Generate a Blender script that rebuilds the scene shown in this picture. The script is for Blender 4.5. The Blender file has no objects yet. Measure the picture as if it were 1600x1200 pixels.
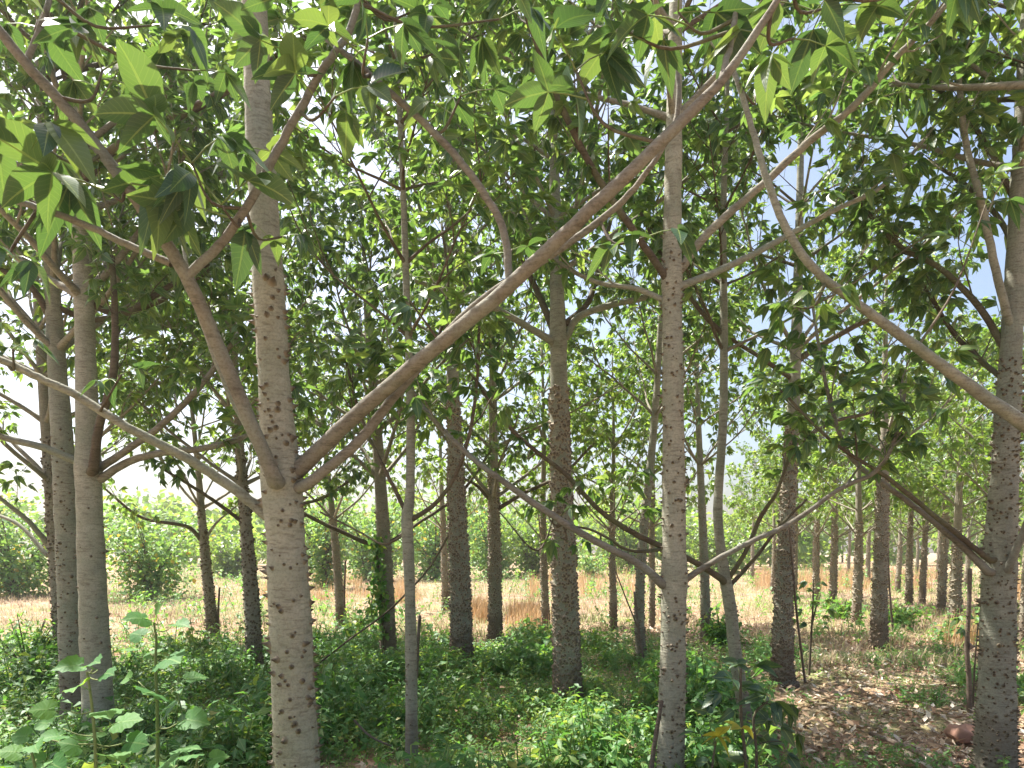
import bpy, math, random
import numpy as np
from mathutils import Matrix, Vector

# ------------------------------------------------------------------ camera, sky, sun, exposure
S = bpy.context.scene
COL = S.collection
F = 1080.0            # focal length in photograph pixels
EYE = 1.6             # camera height
HOR = 860.0           # row of the horizon
cam_d = bpy.data.cameras.new('camera')
cam = bpy.data.objects.new('camera', cam_d)
COL.objects.link(cam)
cam.location = (0, 0, EYE)
cam.rotation_euler = (math.radians(90), 0, 0)
cam_d.sensor_width = 36.0
cam_d.lens = 36.0 * F / 1600.0
cam_d.shift_y = (HOR - 600.0) / 1600.0
cam_d.clip_start = 0.05
cam_d.clip_end = 2000
S.camera = cam

SUN_EL, SUN_AZ = 60.0, -54.0      # azimuth from +Y (ahead), negative = to the left
world = bpy.data.worlds.new('World')
S.world = world
world.use_nodes = True
wn = world.node_tree.nodes
wl = world.node_tree.links
bg = wn['Background']
sky = wn.new('ShaderNodeTexSky')
sky.sky_type = 'NISHITA'
sky.sun_disc = False
sky.sun_elevation = math.radians(SUN_EL)
sky.sun_rotation = math.radians(SUN_AZ)
sky.air_density = 1.0
sky.dust_density = 4.5
sky.ozone_density = 1.0
wl.new(sky.outputs[0], bg.inputs[0])
bg.inputs[1].default_value = 0.088
sun_d = bpy.data.lights.new('sun', 'SUN')
sun_d.energy = 5.0
sun_d.angle = math.radians(0.53)
sun_d.color = (1.0, 0.965, 0.90)
sun = bpy.data.objects.new('sun', sun_d)
COL.objects.link(sun)
_d = Vector((math.sin(math.radians(SUN_AZ)) * math.cos(math.radians(SUN_EL)),
             math.cos(math.radians(SUN_AZ)) * math.cos(math.radians(SUN_EL)),
             math.sin(math.radians(SUN_EL))))
sun.rotation_euler = _d.to_track_quat('Z', 'Y').to_euler()
sun.location = (0, 0, 30)
S.view_settings.view_transform = 'Standard'
S.view_settings.look = 'None'
S.view_settings.exposure = 1.65
S.view_settings.gamma = 1.0
S.view_settings.use_curve_mapping = False
S.cycles.max_bounces = 7
S.cycles.diffuse_bounces = 4
S.cycles.glossy_bounces = 2
S.cycles.transmission_bounces = 5
S.cycles.volume_bounces = 1
S.cycles.transparent_max_bounces = 4
S.cycles.sample_clamp_indirect = 6.0


def P(px, py, d):
    return np.array([(px - 800.0) / F * d, d, EYE + (HOR - py) / F * d])


# ------------------------------------------------------------------ materials
def nodes_of(name):
    m = bpy.data.materials.new(name)
    m.use_nodes = True
    nt = m.node_tree
    nt.nodes.clear()
    return m, nt, nt.nodes, nt.links


def ramp(ns, ls, src, stops, interp='LINEAR'):
    r = ns.new('ShaderNodeValToRGB')
    cr = r.color_ramp
    cr.interpolation = interp
    while len(cr.elements) < len(stops):
        cr.elements.new(0.5)
    for e, (p, c) in zip(cr.elements, stops):
        e.position = p
        e.color = (c[0], c[1], c[2], 1)
    ls.new(src, r.inputs[0])
    return r.outputs[0]


def mixc(ns, ls, a, b, f, mode='MIX'):
    m = ns.new('ShaderNodeMix')
    m.data_type = 'RGBA'
    m.blend_type = mode
    for k, v in ((6, a), (7, b)):
        if isinstance(v, tuple):
            m.inputs[k].default_value = (v[0], v[1], v[2], 1)
        else:
            ls.new(v, m.inputs[k])
    if isinstance(f, float):
        m.inputs[0].default_value = f
    else:
        ls.new(f, m.inputs[0])
    return m.outputs[2]


def mathn(ns, ls, op, a, b=None, c=None):
    m = ns.new('ShaderNodeMath')
    m.operation = op
    for k, v in enumerate((a, b, c)):
        if v is None:
            continue
        if isinstance(v, (int, float)):
            m.inputs[k].default_value = v
        else:
            ls.new(v, m.inputs[k])
    return m.outputs[0]


def attr(ns, name):
    a = ns.new('ShaderNodeAttribute')
    a.attribute_name = name
    return a.outputs['Fac']


def noise(ns, ls, vec, scale, detail=3, rough=0.55):
    n = ns.new('ShaderNodeTexNoise')
    n.inputs['Scale'].default_value = scale
    n.inputs['Detail'].default_value = detail
    n.inputs['Roughness'].default_value = rough
    ls.new(vec, n.inputs['Vector'])
    return n.outputs[0]


def leaf_mat(name, stops, trans_stops, rough=0.42, trans=0.42, rib=(0.30, 0.36, 0.12), ribw=0.10, veins=True, spec=0.5):
    """stops: colour by the leaf's own tone 0..1 (attribute plus the object's random number)"""
    m, nt, ns, ls = nodes_of(name)
    out = ns.new('ShaderNodeOutputMaterial')
    oi = ns.new('ShaderNodeObjectInfo')
    tone = mathn(ns, ls, 'FRACT', mathn(ns, ls, 'ADD', attr(ns, 'tone'), oi.outputs['Random']))
    col = ramp(ns, ls, tone, stops)
    tcol = ramp(ns, ls, tone, trans_stops)
    u = attr(ns, 'u')
    v = attr(ns, 'v')
    ribf = mathn(ns, ls, 'LESS_THAN', u, ribw)
    ribf = mathn(ns, ls, 'MULTIPLY', ribf, 0.75)
    bs = ns.new('ShaderNodeBsdfPrincipled')
    if veins:
        w = mathn(ns, ls, 'SUBTRACT', mathn(ns, ls, 'MULTIPLY', v, 11.0), mathn(ns, ls, 'MULTIPLY', u, 2.2))
        w = mathn(ns, ls, 'FRACT', w)
        vf = mathn(ns, ls, 'LESS_THAN', w, 0.13)
        vf = mathn(ns, ls, 'MULTIPLY', vf, 0.22)
        col = mixc(ns, ls, col, rib, vf)
        bp = ns.new('ShaderNodeBump')
        bp.inputs['Strength'].default_value = 0.25
        bp.inputs['Distance'].default_value = 0.004
        ls.new(mathn(ns, ls, 'PINGPONG', w, 0.5), bp.inputs['Height'])
        ls.new(bp.outputs[0], bs.inputs['Normal'])
    col = mixc(ns, ls, col, rib, ribf)
    ls.new(col, bs.inputs['Base Color'])
    bs.inputs['Roughness'].default_value = rough
    bs.inputs['Specular IOR Level'].default_value = spec
    tr = ns.new('ShaderNodeBsdfTranslucent')
    ls.new(tcol, tr.inputs[0])
    mx = ns.new('ShaderNodeMixShader')
    mx.inputs[0].default_value = trans
    ls.new(bs.outputs[0], mx.inputs[1])
    ls.new(tr.outputs[0], mx.inputs[2])
    ls.new(mx.outputs[0], out.inputs[0])
    return m


def foot_stain(ns, ls, oc, col, amount):
    sp = ns.new('ShaderNodeSeparateXYZ')
    ls.new(oc, sp.inputs[0])
    n = noise(ns, ls, oc, 5, 3, 0.6)
    z = mathn(ns, ls, 'ADD', sp.outputs[2], mathn(ns, ls, 'MULTIPLY', n, -0.7))
    f = ramp(ns, ls, z, [(0.05, (1, 1, 1)), (0.22, (0, 0, 0))])
    return mixc(ns, ls, col, (0.10, 0.065, 0.042), mathn(ns, ls, 'MULTIPLY', f, amount))


def bark_mat(name, c1, c2, patch, pf=0.5, ring=0.6, foot=0.0):
    m, nt, ns, ls = nodes_of(name)
    out = ns.new('ShaderNodeOutputMaterial')
    bs = ns.new('ShaderNodeBsdfPrincipled')
    tc = ns.new('ShaderNodeTexCoord')
    oc = tc.outputs['Object']
    mp = ns.new('ShaderNodeMapping')
    mp.inputs['Scale'].default_value = (1, 1, 5.0)
    ls.new(oc, mp.inputs[0])
    n1 = noise(ns, ls, oc, 9, 5, 0.6)
    n2 = noise(ns, ls, mp.outputs[0], 16, 4, 0.6)
    n3 = noise(ns, ls, oc, 3.2, 3, 0.6)
    n4 = noise(ns, ls, oc, 90, 3, 0.7)
    col = ramp(ns, ls, n1, [(0.3, c1), (0.7, c2)])
    col = mixc(ns, ls, col, ramp(ns, ls, n2, [(0.36, (0.42, 0.38, 0.33)), (0.5, (1, 1, 1))]), 0.55, 'MULTIPLY')
    col = mixc(ns, ls, col, patch, mathn(ns, ls, 'MULTIPLY', ramp(ns, ls, n3, [(0.48, (0, 0, 0)), (0.62, (1, 1, 1))]), pf))
    col = mixc(ns, ls, col, ramp(ns, ls, n4, [(0.35, (0.55, 0.5, 0.45)), (0.55, (1, 1, 1))]), 0.5, 'MULTIPLY')
    if foot:
        col = foot_stain(ns, ls, oc, col, foot)
    ls.new(col, bs.inputs['Base Color'])
    bs.inputs['Roughness'].default_value = 0.85
    bs.inputs['Specular IOR Level'].default_value = 0.25
    bp = ns.new('ShaderNodeBump')
    bp.inputs['Strength'].default_value = ring
    bp.inputs['Distance'].default_value = 0.01
    h = mathn(ns, ls, 'ADD', mathn(ns, ls, 'MULTIPLY', n2, 0.8), mathn(ns, ls, 'MULTIPLY', n4, 0.4))
    ls.new(h, bp.inputs['Height'])
    ls.new(bp.outputs[0], bs.inputs['Normal'])
    ls.new(bs.outputs[0], out.inputs[0])
    return m


def plain_mat(name, stops, attr_name='tone', rough=0.8, rnd=1.0, nscale=None, trans=None):
    m, nt, ns, ls = nodes_of(name)
    out = ns.new('ShaderNodeOutputMaterial')
    bs = ns.new('ShaderNodeBsdfPrincipled')
    oi = ns.new('ShaderNodeObjectInfo')
    if attr_name == 'tip':
        t = attr(ns, 'tip')
    else:
        t = mathn(ns, ls, 'FRACT', mathn(ns, ls, 'ADD', attr(ns, attr_name), mathn(ns, ls, 'MULTIPLY', oi.outputs['Random'], rnd)))
    if nscale:
        tc = ns.new('ShaderNodeTexCoord')
        n = noise(ns, ls, tc.outputs['Object'], nscale, 4, 0.6)
        t = mathn(ns, ls, 'ADD', mathn(ns, ls, 'MULTIPLY', t, 0.3), mathn(ns, ls, 'MULTIPLY', n, 0.8))
    col = ramp(ns, ls, t, stops)
    if name == 'thorn_tan':
        col = foot_stain(ns, ls, ns.new('ShaderNodeTexCoord').outputs['Object'], col, 0.6)
    ls.new(col, bs.inputs['Base Color'])
    bs.inputs['Roughness'].default_value = rough
    bs.inputs['Specular IOR Level'].default_value = 0.3
    if trans:
        tr = ns.new('ShaderNodeBsdfTranslucent')
        ls.new(col, tr.inputs[0])
        mx = ns.new('ShaderNodeMixShader')
        mx.inputs[0].default_value = trans
        ls.new(bs.outputs[0], mx.inputs[1])
        ls.new(tr.outputs[0], mx.inputs[2])
        ls.new(mx.outputs[0], out.inputs[0])
    else:
        ls.new(bs.outputs[0], out.inputs[0])
    return m


M_LEAF = leaf_mat('leaf_green',
                  [(0.0, (0.032, 0.072, 0.040)), (0.5, (0.048, 0.102, 0.045)), (0.85, (0.070, 0.130, 0.045)), (1.0, (0.09, 0.14, 0.04))],
                  [(0.0, (0.13, 0.25, 0.045)), (0.6, (0.21, 0.35, 0.055)), (1.0, (0.36, 0.47, 0.08))], trans=0.45, rough=0.38)
M_LEAF_NEAR = leaf_mat('leaf_green_shaded',  # leaf green darkened and made less translucent: shade put into the colour
                       [(0.0, (0.026, 0.062, 0.038)), (0.5, (0.038, 0.084, 0.042)), (0.9, (0.055, 0.105, 0.042)), (1.0, (0.09, 0.13, 0.045))],
                       [(0.0, (0.09, 0.18, 0.035)), (0.6, (0.14, 0.25, 0.04)), (1.0, (0.28, 0.38, 0.06))], trans=0.30, rough=0.36, ribw=0.07)
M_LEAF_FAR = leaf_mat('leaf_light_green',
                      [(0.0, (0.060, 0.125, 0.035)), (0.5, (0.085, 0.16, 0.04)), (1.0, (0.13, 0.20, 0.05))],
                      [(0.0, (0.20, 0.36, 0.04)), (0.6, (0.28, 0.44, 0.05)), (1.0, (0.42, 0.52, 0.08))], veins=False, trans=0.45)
M_HERB = leaf_mat('herb_green',
                  [(0.0, (0.045, 0.14, 0.035)), (0.5, (0.068, 0.195, 0.042)), (0.85, (0.11, 0.25, 0.05)), (0.96, (0.15, 0.24, 0.05)), (1.0, (0.3, 0.28, 0.06))],
                  [(0.0, (0.16, 0.38, 0.05)), (0.6, (0.26, 0.50, 0.06)), (1.0, (0.42, 0.5, 0.07))], rough=0.52, veins=False, trans=0.40, ribw=0.06)
M_HEART = leaf_mat('broad_leaf_green',
                   [(0.0, (0.05, 0.145, 0.045)), (0.6, (0.07, 0.18, 0.05)), (1.0, (0.10, 0.22, 0.055))],
                   [(0.0, (0.16, 0.38, 0.03)), (1.0, (0.34, 0.55, 0.04))], rough=0.6, spec=0.3, rib=(0.22, 0.34, 0.12), ribw=0.05)
M_BUSH = leaf_mat('bush_green',
                  [(0.0, (0.075, 0.19, 0.065)), (0.55, (0.11, 0.24, 0.07)), (0.93, (0.18, 0.30, 0.08)), (0.975, (0.5, 0.38, 0.05)), (1.0, (0.55, 0.3, 0.04))],
                  [(0.0, (0.20, 0.42, 0.07)), (0.9, (0.36, 0.54, 0.08)), (1.0, (0.7, 0.45, 0.05))], rough=0.55, veins=False, trans=0.35)
M_YELLOW = leaf_mat('leaf_yellow', [(0.0, (0.42, 0.40, 0.06)), (1.0, (0.5, 0.42, 0.05))],
                    [(0.0, (0.6, 0.55, 0.06)), (1.0, (0.6, 0.5, 0.05))], rib=(0.2, 0.16, 0.05))
M_BARK = bark_mat('bark_pale', (0.27, 0.255, 0.195), (0.39, 0.37, 0.285), (0.25, 0.26, 0.19), 0.55, 0.7)
M_BARK_GREY = bark_mat('bark_grey', (0.215, 0.212, 0.165), (0.325, 0.315, 0.245), (0.20, 0.22, 0.16), 0.6, 0.7, 0.45)
M_BARK_BROWN = bark_mat('bark_brown', (0.215, 0.195, 0.15), (0.31, 0.285, 0.22), (0.18, 0.175, 0.125), 0.5, 0.7, 0.6)
M_BOUGH = bark_mat('bough_brown', (0.155, 0.138, 0.108), (0.24, 0.215, 0.17), (0.23, 0.235, 0.19), 0.6, 0.5)
M_TWIG = bark_mat('twig_dark', (0.085, 0.065, 0.045), (0.14, 0.11, 0.075), (0.14, 0.15, 0.08), 0.6, 0.3)
M_STICK = bark_mat('dead_wood', (0.10, 0.075, 0.055), (0.20, 0.15, 0.11), (0.25, 0.21, 0.17), 0.5, 0.8)
M_THORN = plain_mat('thorn', [(0.0, (0.26, 0.225, 0.16)), (0.3, (0.185, 0.15, 0.10)), (0.6, (0.095, 0.073, 0.048)), (1.0, (0.05, 0.034, 0.02))], 'tip', 0.7)
M_THORN_TAN = plain_mat('thorn_tan', [(0.0, (0.06, 0.042, 0.028)), (0.3, (0.36, 0.31, 0.225)), (0.6, (0.185, 0.145, 0.10)), (1.0, (0.035, 0.025, 0.018))], 'tip', 0.8)
M_DRY = plain_mat('dry_grass', [(0.0, (0.36, 0.27, 0.18)), (0.3, (0.46, 0.37, 0.22)), (0.5, (0.41, 0.33, 0.25)), (0.66, (0.32, 0.35, 0.13)), (0.88, (0.19, 0.30, 0.08)), (1.0, (0.5, 0.43, 0.26))], rnd=0.0, trans=0.35)
M_TALL = plain_mat('tall_dry_grass', [(0.0, (0.50, 0.30, 0.14)), (0.5, (0.56, 0.38, 0.20)), (1.0, (0.45, 0.32, 0.2))], rnd=0.0, trans=0.35)
M_LITTER = plain_mat('leaf_litter', [(0.0, (0.15, 0.09, 0.055)), (0.3, (0.28, 0.17, 0.10)), (0.55, (0.42, 0.29, 0.18)), (0.8, (0.52, 0.42, 0.31)), (1.0, (0.62, 0.56, 0.46))], rnd=0.0, rough=0.7, trans=0.15)
M_ROCK = plain_mat('red_stone', [(0.2, (0.20, 0.10, 0.07)), (0.8, (0.36, 0.21, 0.15))], nscale=14)


def ground_mat():
    m, nt, ns, ls = nodes_of('soil_and_straw')
    out = ns.new('ShaderNodeOutputMaterial')
    bs = ns.new('ShaderNodeBsdfPrincipled')
    tc = ns.new('ShaderNodeTexCoord')
    oc = tc.outputs['Object']
    n1 = noise(ns, ls, oc, 0.35, 5, 0.6)
    n2 = noise(ns, ls, oc, 3.0, 5, 0.65)
    n3 = noise(ns, ls, oc, 40, 4, 0.7)
    soil = ramp(ns, ls, n3, [(0.3, (0.17, 0.095, 0.06)), (0.7, (0.33, 0.20, 0.135))])
    straw = ramp(ns, ls, n3, [(0.3, (0.26, 0.175, 0.12)), (0.7, (0.43, 0.315, 0.225))])
    green = ramp(ns, ls, n3, [(0.3, (0.10, 0.15, 0.045)), (0.7, (0.22, 0.26, 0.09))])
    col = mixc(ns, ls, soil, straw, ramp(ns, ls, n2, [(0.42, (0, 0, 0)), (0.56, (1, 1, 1))]))
    col = mixc(ns, ls, col, green, mathn(ns, ls, 'MULTIPLY', ramp(ns, ls, n1, [(0.5, (0, 0, 0)), (0.62, (1, 1, 1))]), 0.7))
    ls.new(col, bs.inputs['Base Color'])
    bs.inputs['Roughness'].default_value = 0.95
    bs.inputs['Specular IOR Level'].default_value = 0.1
    bp = ns.new('ShaderNodeBump')
    bp.inputs['Strength'].default_value = 0.6
    bp.inputs['Distance'].default_value = 0.03
    ls.new(mathn(ns, ls, 'ADD', n3, n2), bp.inputs['Height'])
    ls.new(bp.outputs[0], bs.inputs['Normal'])
    ls.new(bs.outputs[0], out.inputs[0])
    return m


M_GROUND = ground_mat()


# ------------------------------------------------------------------ mesh helpers
class Buf:
    """collects triangles with the per-vertex numbers tone, u, v, tip"""
    def __init__(self):
        self.V, self.T, self.A, self.n = [], [], [], 0

    def add(self, V, T, A):
        V = np.asarray(V, float).reshape(-1, 3)
        self.V.append(V)
        self.T.append(np.asarray(T, int).reshape(-1, 3) + self.n)
        self.A.append(np.asarray(A, float).reshape(-1, 4))
        self.n += len(V)

    def mesh(self, name, mat, smooth=False, names=('tone', 'u', 'v', 'tip')):
        if not self.V:
            self.add(np.zeros((3, 3)), [[0, 1, 2]], np.zeros((3, 4)))
        V = np.concatenate(self.V)
        T = np.concatenate(self.T)
        A = np.concatenate(self.A)
        me = bpy.data.meshes.new(name)
        me.vertices.add(len(V))
        me.vertices.foreach_set('co', V.astype(np.float32).ravel())
        me.loops.add(len(T) * 3)
        me.loops.foreach_set('vertex_index', T.astype(np.int32).ravel())
        me.polygons.add(len(T))
        me.polygons.foreach_set('loop_start', np.arange(0, len(T) * 3, 3, dtype=np.int32))
        me.polygons.foreach_set('loop_total', np.full(len(T), 3, dtype=np.int32))
        if smooth:
            me.polygons.foreach_set('use_smooth', np.ones(len(T), dtype=bool))
        for k, nm in enumerate(names):
            if nm:
                a = me.attributes.new(nm, 'FLOAT', 'POINT')
                a.data.foreach_set('value', A[:, k].astype(np.float32))
        me.materials.append(mat)
        me.update(calc_edges=True)
        return me


def link(name, data, parent=None, kind=None, label=None, cat=None, group=None):
    o = bpy.data.objects.new(name, data)
    COL.objects.link(o)
    if parent is not None:
        o.parent = parent
    if kind:
        o['kind'] = kind
    if label:
        o['label'] = label
    if cat:
        o['category'] = cat
    if group:
        o['group'] = group
    return o


def catmull(pts, per=6):
    pts = np.asarray(pts, float)
    if len(pts) < 3:
        t = np.linspace(0, 1, per + 1)[:, None]
        return pts[0] * (1 - t) + pts[-1] * t
    Q = np.vstack([2 * pts[0] - pts[1], pts, 2 * pts[-1] - pts[-2]])
    out = []
    for i in range(1, len(Q) - 2):
        p0, p1, p2, p3 = Q[i - 1], Q[i], Q[i + 1], Q[i + 2]
        for t in np.linspace(0, 1, per, endpoint=False):
            out.append(0.5 * ((2 * p1) + (-p0 + p2) * t + (2 * p0 - 5 * p1 + 4 * p2 - p3) * t * t + (-p0 + 3 * p1 - 3 * p2 + p3) * t ** 3))
    out.append(pts[-1])
    return np.array(out)


def unit(v):
    v = np.asarray(v, float)
    return v / (np.linalg.norm(v, axis=-1, keepdims=True) + 1e-9)


def tube(buf, pts, rad, sides=8, rng=None, rough=0.0, tone=0.0, cap=True):
    pts = np.asarray(pts, float)
    rad = np.broadcast_to(np.asarray(rad, float), (len(pts),))
    n = len(pts)
    tan = unit(np.gradient(pts, axis=0))
    ref = np.array([1.0, 0, 0]) if abs(tan[0][0]) < 0.8 else np.array([0, 1.0, 0])
    a = unit(np.cross(tan[0], ref))
    fr = []
    for i in range(n):
        a = unit(a - tan[i] * np.dot(a, tan[i]))
        fr.append((a, np.cross(tan[i], a)))
    A = np.array([f[0] for f in fr])
    B = np.array([f[1] for f in fr])
    th = np.arange(sides) * 2 * math.pi / sides
    R = rad[:, None] * np.ones((1, sides))
    if rng is not None and rough > 0:
        k = rng.normal(0, 1, (n, sides))
        k = (k + np.roll(k, 1, 1) + np.roll(k, -1, 1)) / 3
        R = R * (1 + rough * k)
    V = pts[:, None, :] + R[..., None] * (np.cos(th)[None, :, None] * A[:, None, :] + np.sin(th)[None, :, None] * B[:, None, :])
    V = V.reshape(-1, 3)
    i, j = np.meshgrid(np.arange(n - 1), np.arange(sides), indexing='ij')
    p = (i * sides + j).ravel()
    q = (i * sides + (j + 1) % sides).ravel()
    T = np.vstack([np.stack([p, q, q + sides], 1), np.stack([p, q + sides, p + sides], 1)])
    if cap:
        V = np.vstack([V, pts[-1] + tan[-1] * rad[-1] * 0.6])
        c = len(V) - 1
        base = (n - 1) * sides
        j = np.arange(sides)
        T = np.vstack([T, np.stack([base + j, base + (j + 1) % sides, np.full(sides, c)], 1)])
    buf.add(V, T, np.tile([tone, 0.0, 0.5, 0.0], (len(V), 1)))


def stamp(buf, tpl, pos, R, scale, tone):
    """many copies of one template at positions, frames (columns = local axes), scales, tones"""
    tv, tt, ta = tpl
    M = len(pos)
    if M == 0:
        return
    sc = np.asarray(scale, float).reshape(M, -1)[:, :1]
    V = np.einsum('mij,vj->mvi', R, tv) * sc[:, :, None] + np.asarray(pos)[:, None, :]
    T = tt[None] + (np.arange(M) * len(tv))[:, None, None]
    A = np.repeat(ta[None], M, 0).copy()
    A[:, :, 0] += np.asarray(tone).reshape(M, 1)
    buf.add(V, T, A)


def leaflet(L, W, n, ang, elev, curve, twist, fold, origin):
    """one pointed leaflet: rows of left / rib / right vertices"""
    V, A = [], []
    ca, sa = math.cos(ang), math.sin(ang)
    for k in range(n + 1):
        v = k / n
        w = W * L * (math.sin(math.pi * v ** 0.82) ** 0.85) * (1.08 - 0.35 * v) if 0 < k < n else 0
        s = v * L
        h = s * math.cos(elev) * (1 - 0.12 * curve * v)
        z = s * math.sin(elev) - curve * 0.35 * s * v
        cx = np.array([h * ca, h * sa, z])
        side = np.array([-sa, ca, 0.0])
        up = np.array([0, 0, 1.0])
        tw = twist * v
        sd = side * math.cos(tw) + up * math.sin(tw)
        if k in (0, n):
            V.append(origin + cx)
            A.append([0, 0, v, 0])
        else:
            V += [origin + cx + sd * w + up * fold * w, origin + cx, origin + cx - sd * w + up * fold * w]
            A += [[0, 1, v, 0], [0, 0, v, 0], [0, 1, v, 0]]
    T = []
    row = lambda k: 1 + 3 * (k - 1)
    T += [[0, 2, 1], [0, 3, 2]]
    for k in range(1, n - 1):
        a, b = row(k), row(k + 1)
        T += [[a, a + 1, b + 1], [a, b + 1, b], [a + 1, a + 2, b + 2], [a + 1, b + 2, b + 1]]
    a = row(n - 1)
    e = len(V) - 1
    T += [[a, a + 1, e], [a + 1, a + 2, e]]
    return np.array(V), np.array(T), np.array(A)


def palmate(seed, n=4, k=6, pet=1.0, W=0.2, droop=30, curl=0.8):
    """a compound leaf: petiole along +X and k pointed leaflets (longest = 1) from its end"""
    r = random.Random(seed)
    b = Buf()
    tip = np.array([pet, 0, 0.12])
    tube(b, np.array([(0, 0, 0), (pet * .5, 0, .1), tip]) if n > 3 else np.array([(0, 0, 0), tip]), [0.02, 0.015, 0.012] if n > 3 else [.02, .014], 3, cap=False)
    spread = 105 if k > 4 else 62
    for i in range(k):
        a = -spread + 2 * spread * i / (k - 1) + r.uniform(-20, 20)
        L = (1 - 0.38 * (abs(a) / 115) ** 1.3) * r.uniform(0.72, 1.08)
        V, T, A = leaflet(L, W * r.uniform(0.9, 1.1), n, math.radians(a), math.radians(-droop + r.uniform(-34, 34)), curl * r.uniform(0.2, 1.6), r.uniform(-1.3, 1.3), r.uniform(0.05, 0.5), tip)
        A[:, 0] += r.uniform(-0.12, 0.12)
        b.add(V, T, A)
    return np.concatenate(b.V), np.concatenate(b.T), np.concatenate(b.A)


NV = 8
PALM_HI = [palmate(i, 6, [5, 4, 5, 3][i % 4], 0.7, 0.25, 8 + 16 * (i % 3), 0.8) for i in range(NV)]
PALM_MID = [palmate(20 + i, 4, [6, 5, 5, 4][i % 4], 1.0, 0.25, 30 + 10 * (i % 3)) for i in range(NV)]
PALM_STUFF = [palmate(40 + i, 3, [6, 5, 5, 4][i % 4], 1.0, 0.26, 30 + 10 * (i % 3)) for i in range(NV)]
PALM_LOW = [palmate(60 + i, 2, 5, 0.9, 0.30, 28 + 10 * (i % 3)) for i in range(4)]


def tpl_mesh(name, tpl, mat, smooth=True):
    b = Buf()
    b.add(*tpl)
    return b.mesh(name, mat, smooth)


MESH_HI = [tpl_mesh('leaf_large', t, M_LEAF_NEAR) for t in PALM_HI]
MESH_MID = [tpl_mesh('leaf_medium', t, M_LEAF) for t in PALM_MID]


def single_leaf(seed, n=6, W=0.24):
    r = random.Random(seed)
    b = Buf()
    tip = np.array([0.35, 0, 0.05])
    tube(b, np.array([(0, 0, 0), tip]), [0.016, 0.012], 3, cap=False)
    b.add(*leaflet(1.0, W, n, 0, math.radians(-25), 0.8, r.uniform(-.5, .5), 0.25, tip))
    return np.concatenate(b.V), np.concatenate(b.T), np.concatenate(b.A)


def heart(seed):
    """broad heart-shaped leaf, petiole from the origin, blade about 1 across"""
    r = random.Random(seed)
    b = Buf()
    at = np.array([0.9, 0, 0.25])
    tube(b, catmull([(0, 0, 0), (0.5, 0, 0.22), at], 3), 0.016, 4, cap=False)
    n = 22
    cup = r.uniform(-0.25, 0.35)
    dr = r.uniform(0.25, 0.9)
    V, A = [at], [[0, 0, 0.1, 0]]
    for q in (0.5, 1.0):
        for i in range(n):
            th = 2 * math.pi * i / n
            d = abs((th + math.pi) % (2 * math.pi) - math.pi)
            rr = np.interp(d, [0, 0.25, 0.7, 1.3, 1.9, 2.5, 2.9, math.pi], [0.80, 0.66, 0.56, 0.52, 0.50, 0.46, 0.30, 0.12])
            if q == 1.0:
                rr *= 1 + 0.05 * math.cos(i * math.pi)
            x, y = rr * q * math.cos(th), rr * q * math.sin(th)
            z = cup * (y * y) * 1.6 - dr * x * abs(x) * 0.5 + 0.03 * math.sin(i * 2.4) * q
            V.append(at + np.array([x, y, z]))
            A.append([0, min(1, abs(y) * 2.2), (x + 0.4) / 1.2 * 0.7, 0])
    T = []
    for i in range(n):
        j = (i + 1) % n
        T.append([0, 1 + i, 1 + j])
        T += [[1 + i, 1 + n + i, 1 + n + j], [1 + i, 1 + n + j, 1 + j]]
    b.add(V, T, A)
    return np.concatenate(b.V), np.concatenate(b.T), np.concatenate(b.A)


HEARTS = [heart(i) for i in range(5)]
MESH_HEART = [tpl_mesh('broad_leaf', t, M_HEART) for t in HEARTS]


def thorn_tpl(sides, rings):
    V, A = [], []
    for (r_, z, t) in rings:
        for i in range(sides):
            a = 2 * math.pi * i / sides
            V.append((z, r_ * math.cos(a), r_ * math.sin(a)))     # grows along +X
            A.append([0, 0, 0, t])
    V.append((1.0, 0, 0.12))
    A.append([0, 0, 0, 1])
    T = []
    for k in range(len(rings) - 1):
        for i in range(sides):
            j = (i + 1) % sides
            a, b_ = k * sides, (k + 1) * sides
            T += [[a + i, a + j, b_ + j], [a + i, b_ + j, b_ + i]]
    k = (len(rings) - 1) * sides
    for i in range(sides):
        T.append([k + i, k + (i + 1) % sides, len(V) - 1])
    return np.array(V), np.array(T), np.array(A)


THORN = thorn_tpl(7, [(0.60, -0.2, 0.0), (0.44, 0.06, 0.2), (0.24, 0.40, 0.55)])
THORN_LOW = thorn_tpl(5, [(0.95, -0.25, 0.0), (0.62, 0.3, 0.45)])
MESH_THORN = tpl_mesh('thorn', THORN, M_THORN)


def frames(fwd, up):
    f = unit(fwd)
    s = unit(np.cross(up, f))
    u = np.cross(f, s)
    return np.stack([f, s, u], axis=-1)


def project(p):
    y = np.maximum(p[:, 1], 0.05)
    return 800 + p[:, 0] / y * F, HOR - (p[:, 2] - EYE) / y * F


# ------------------------------------------------------------------ growing branches
DENS = 0.62


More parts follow.
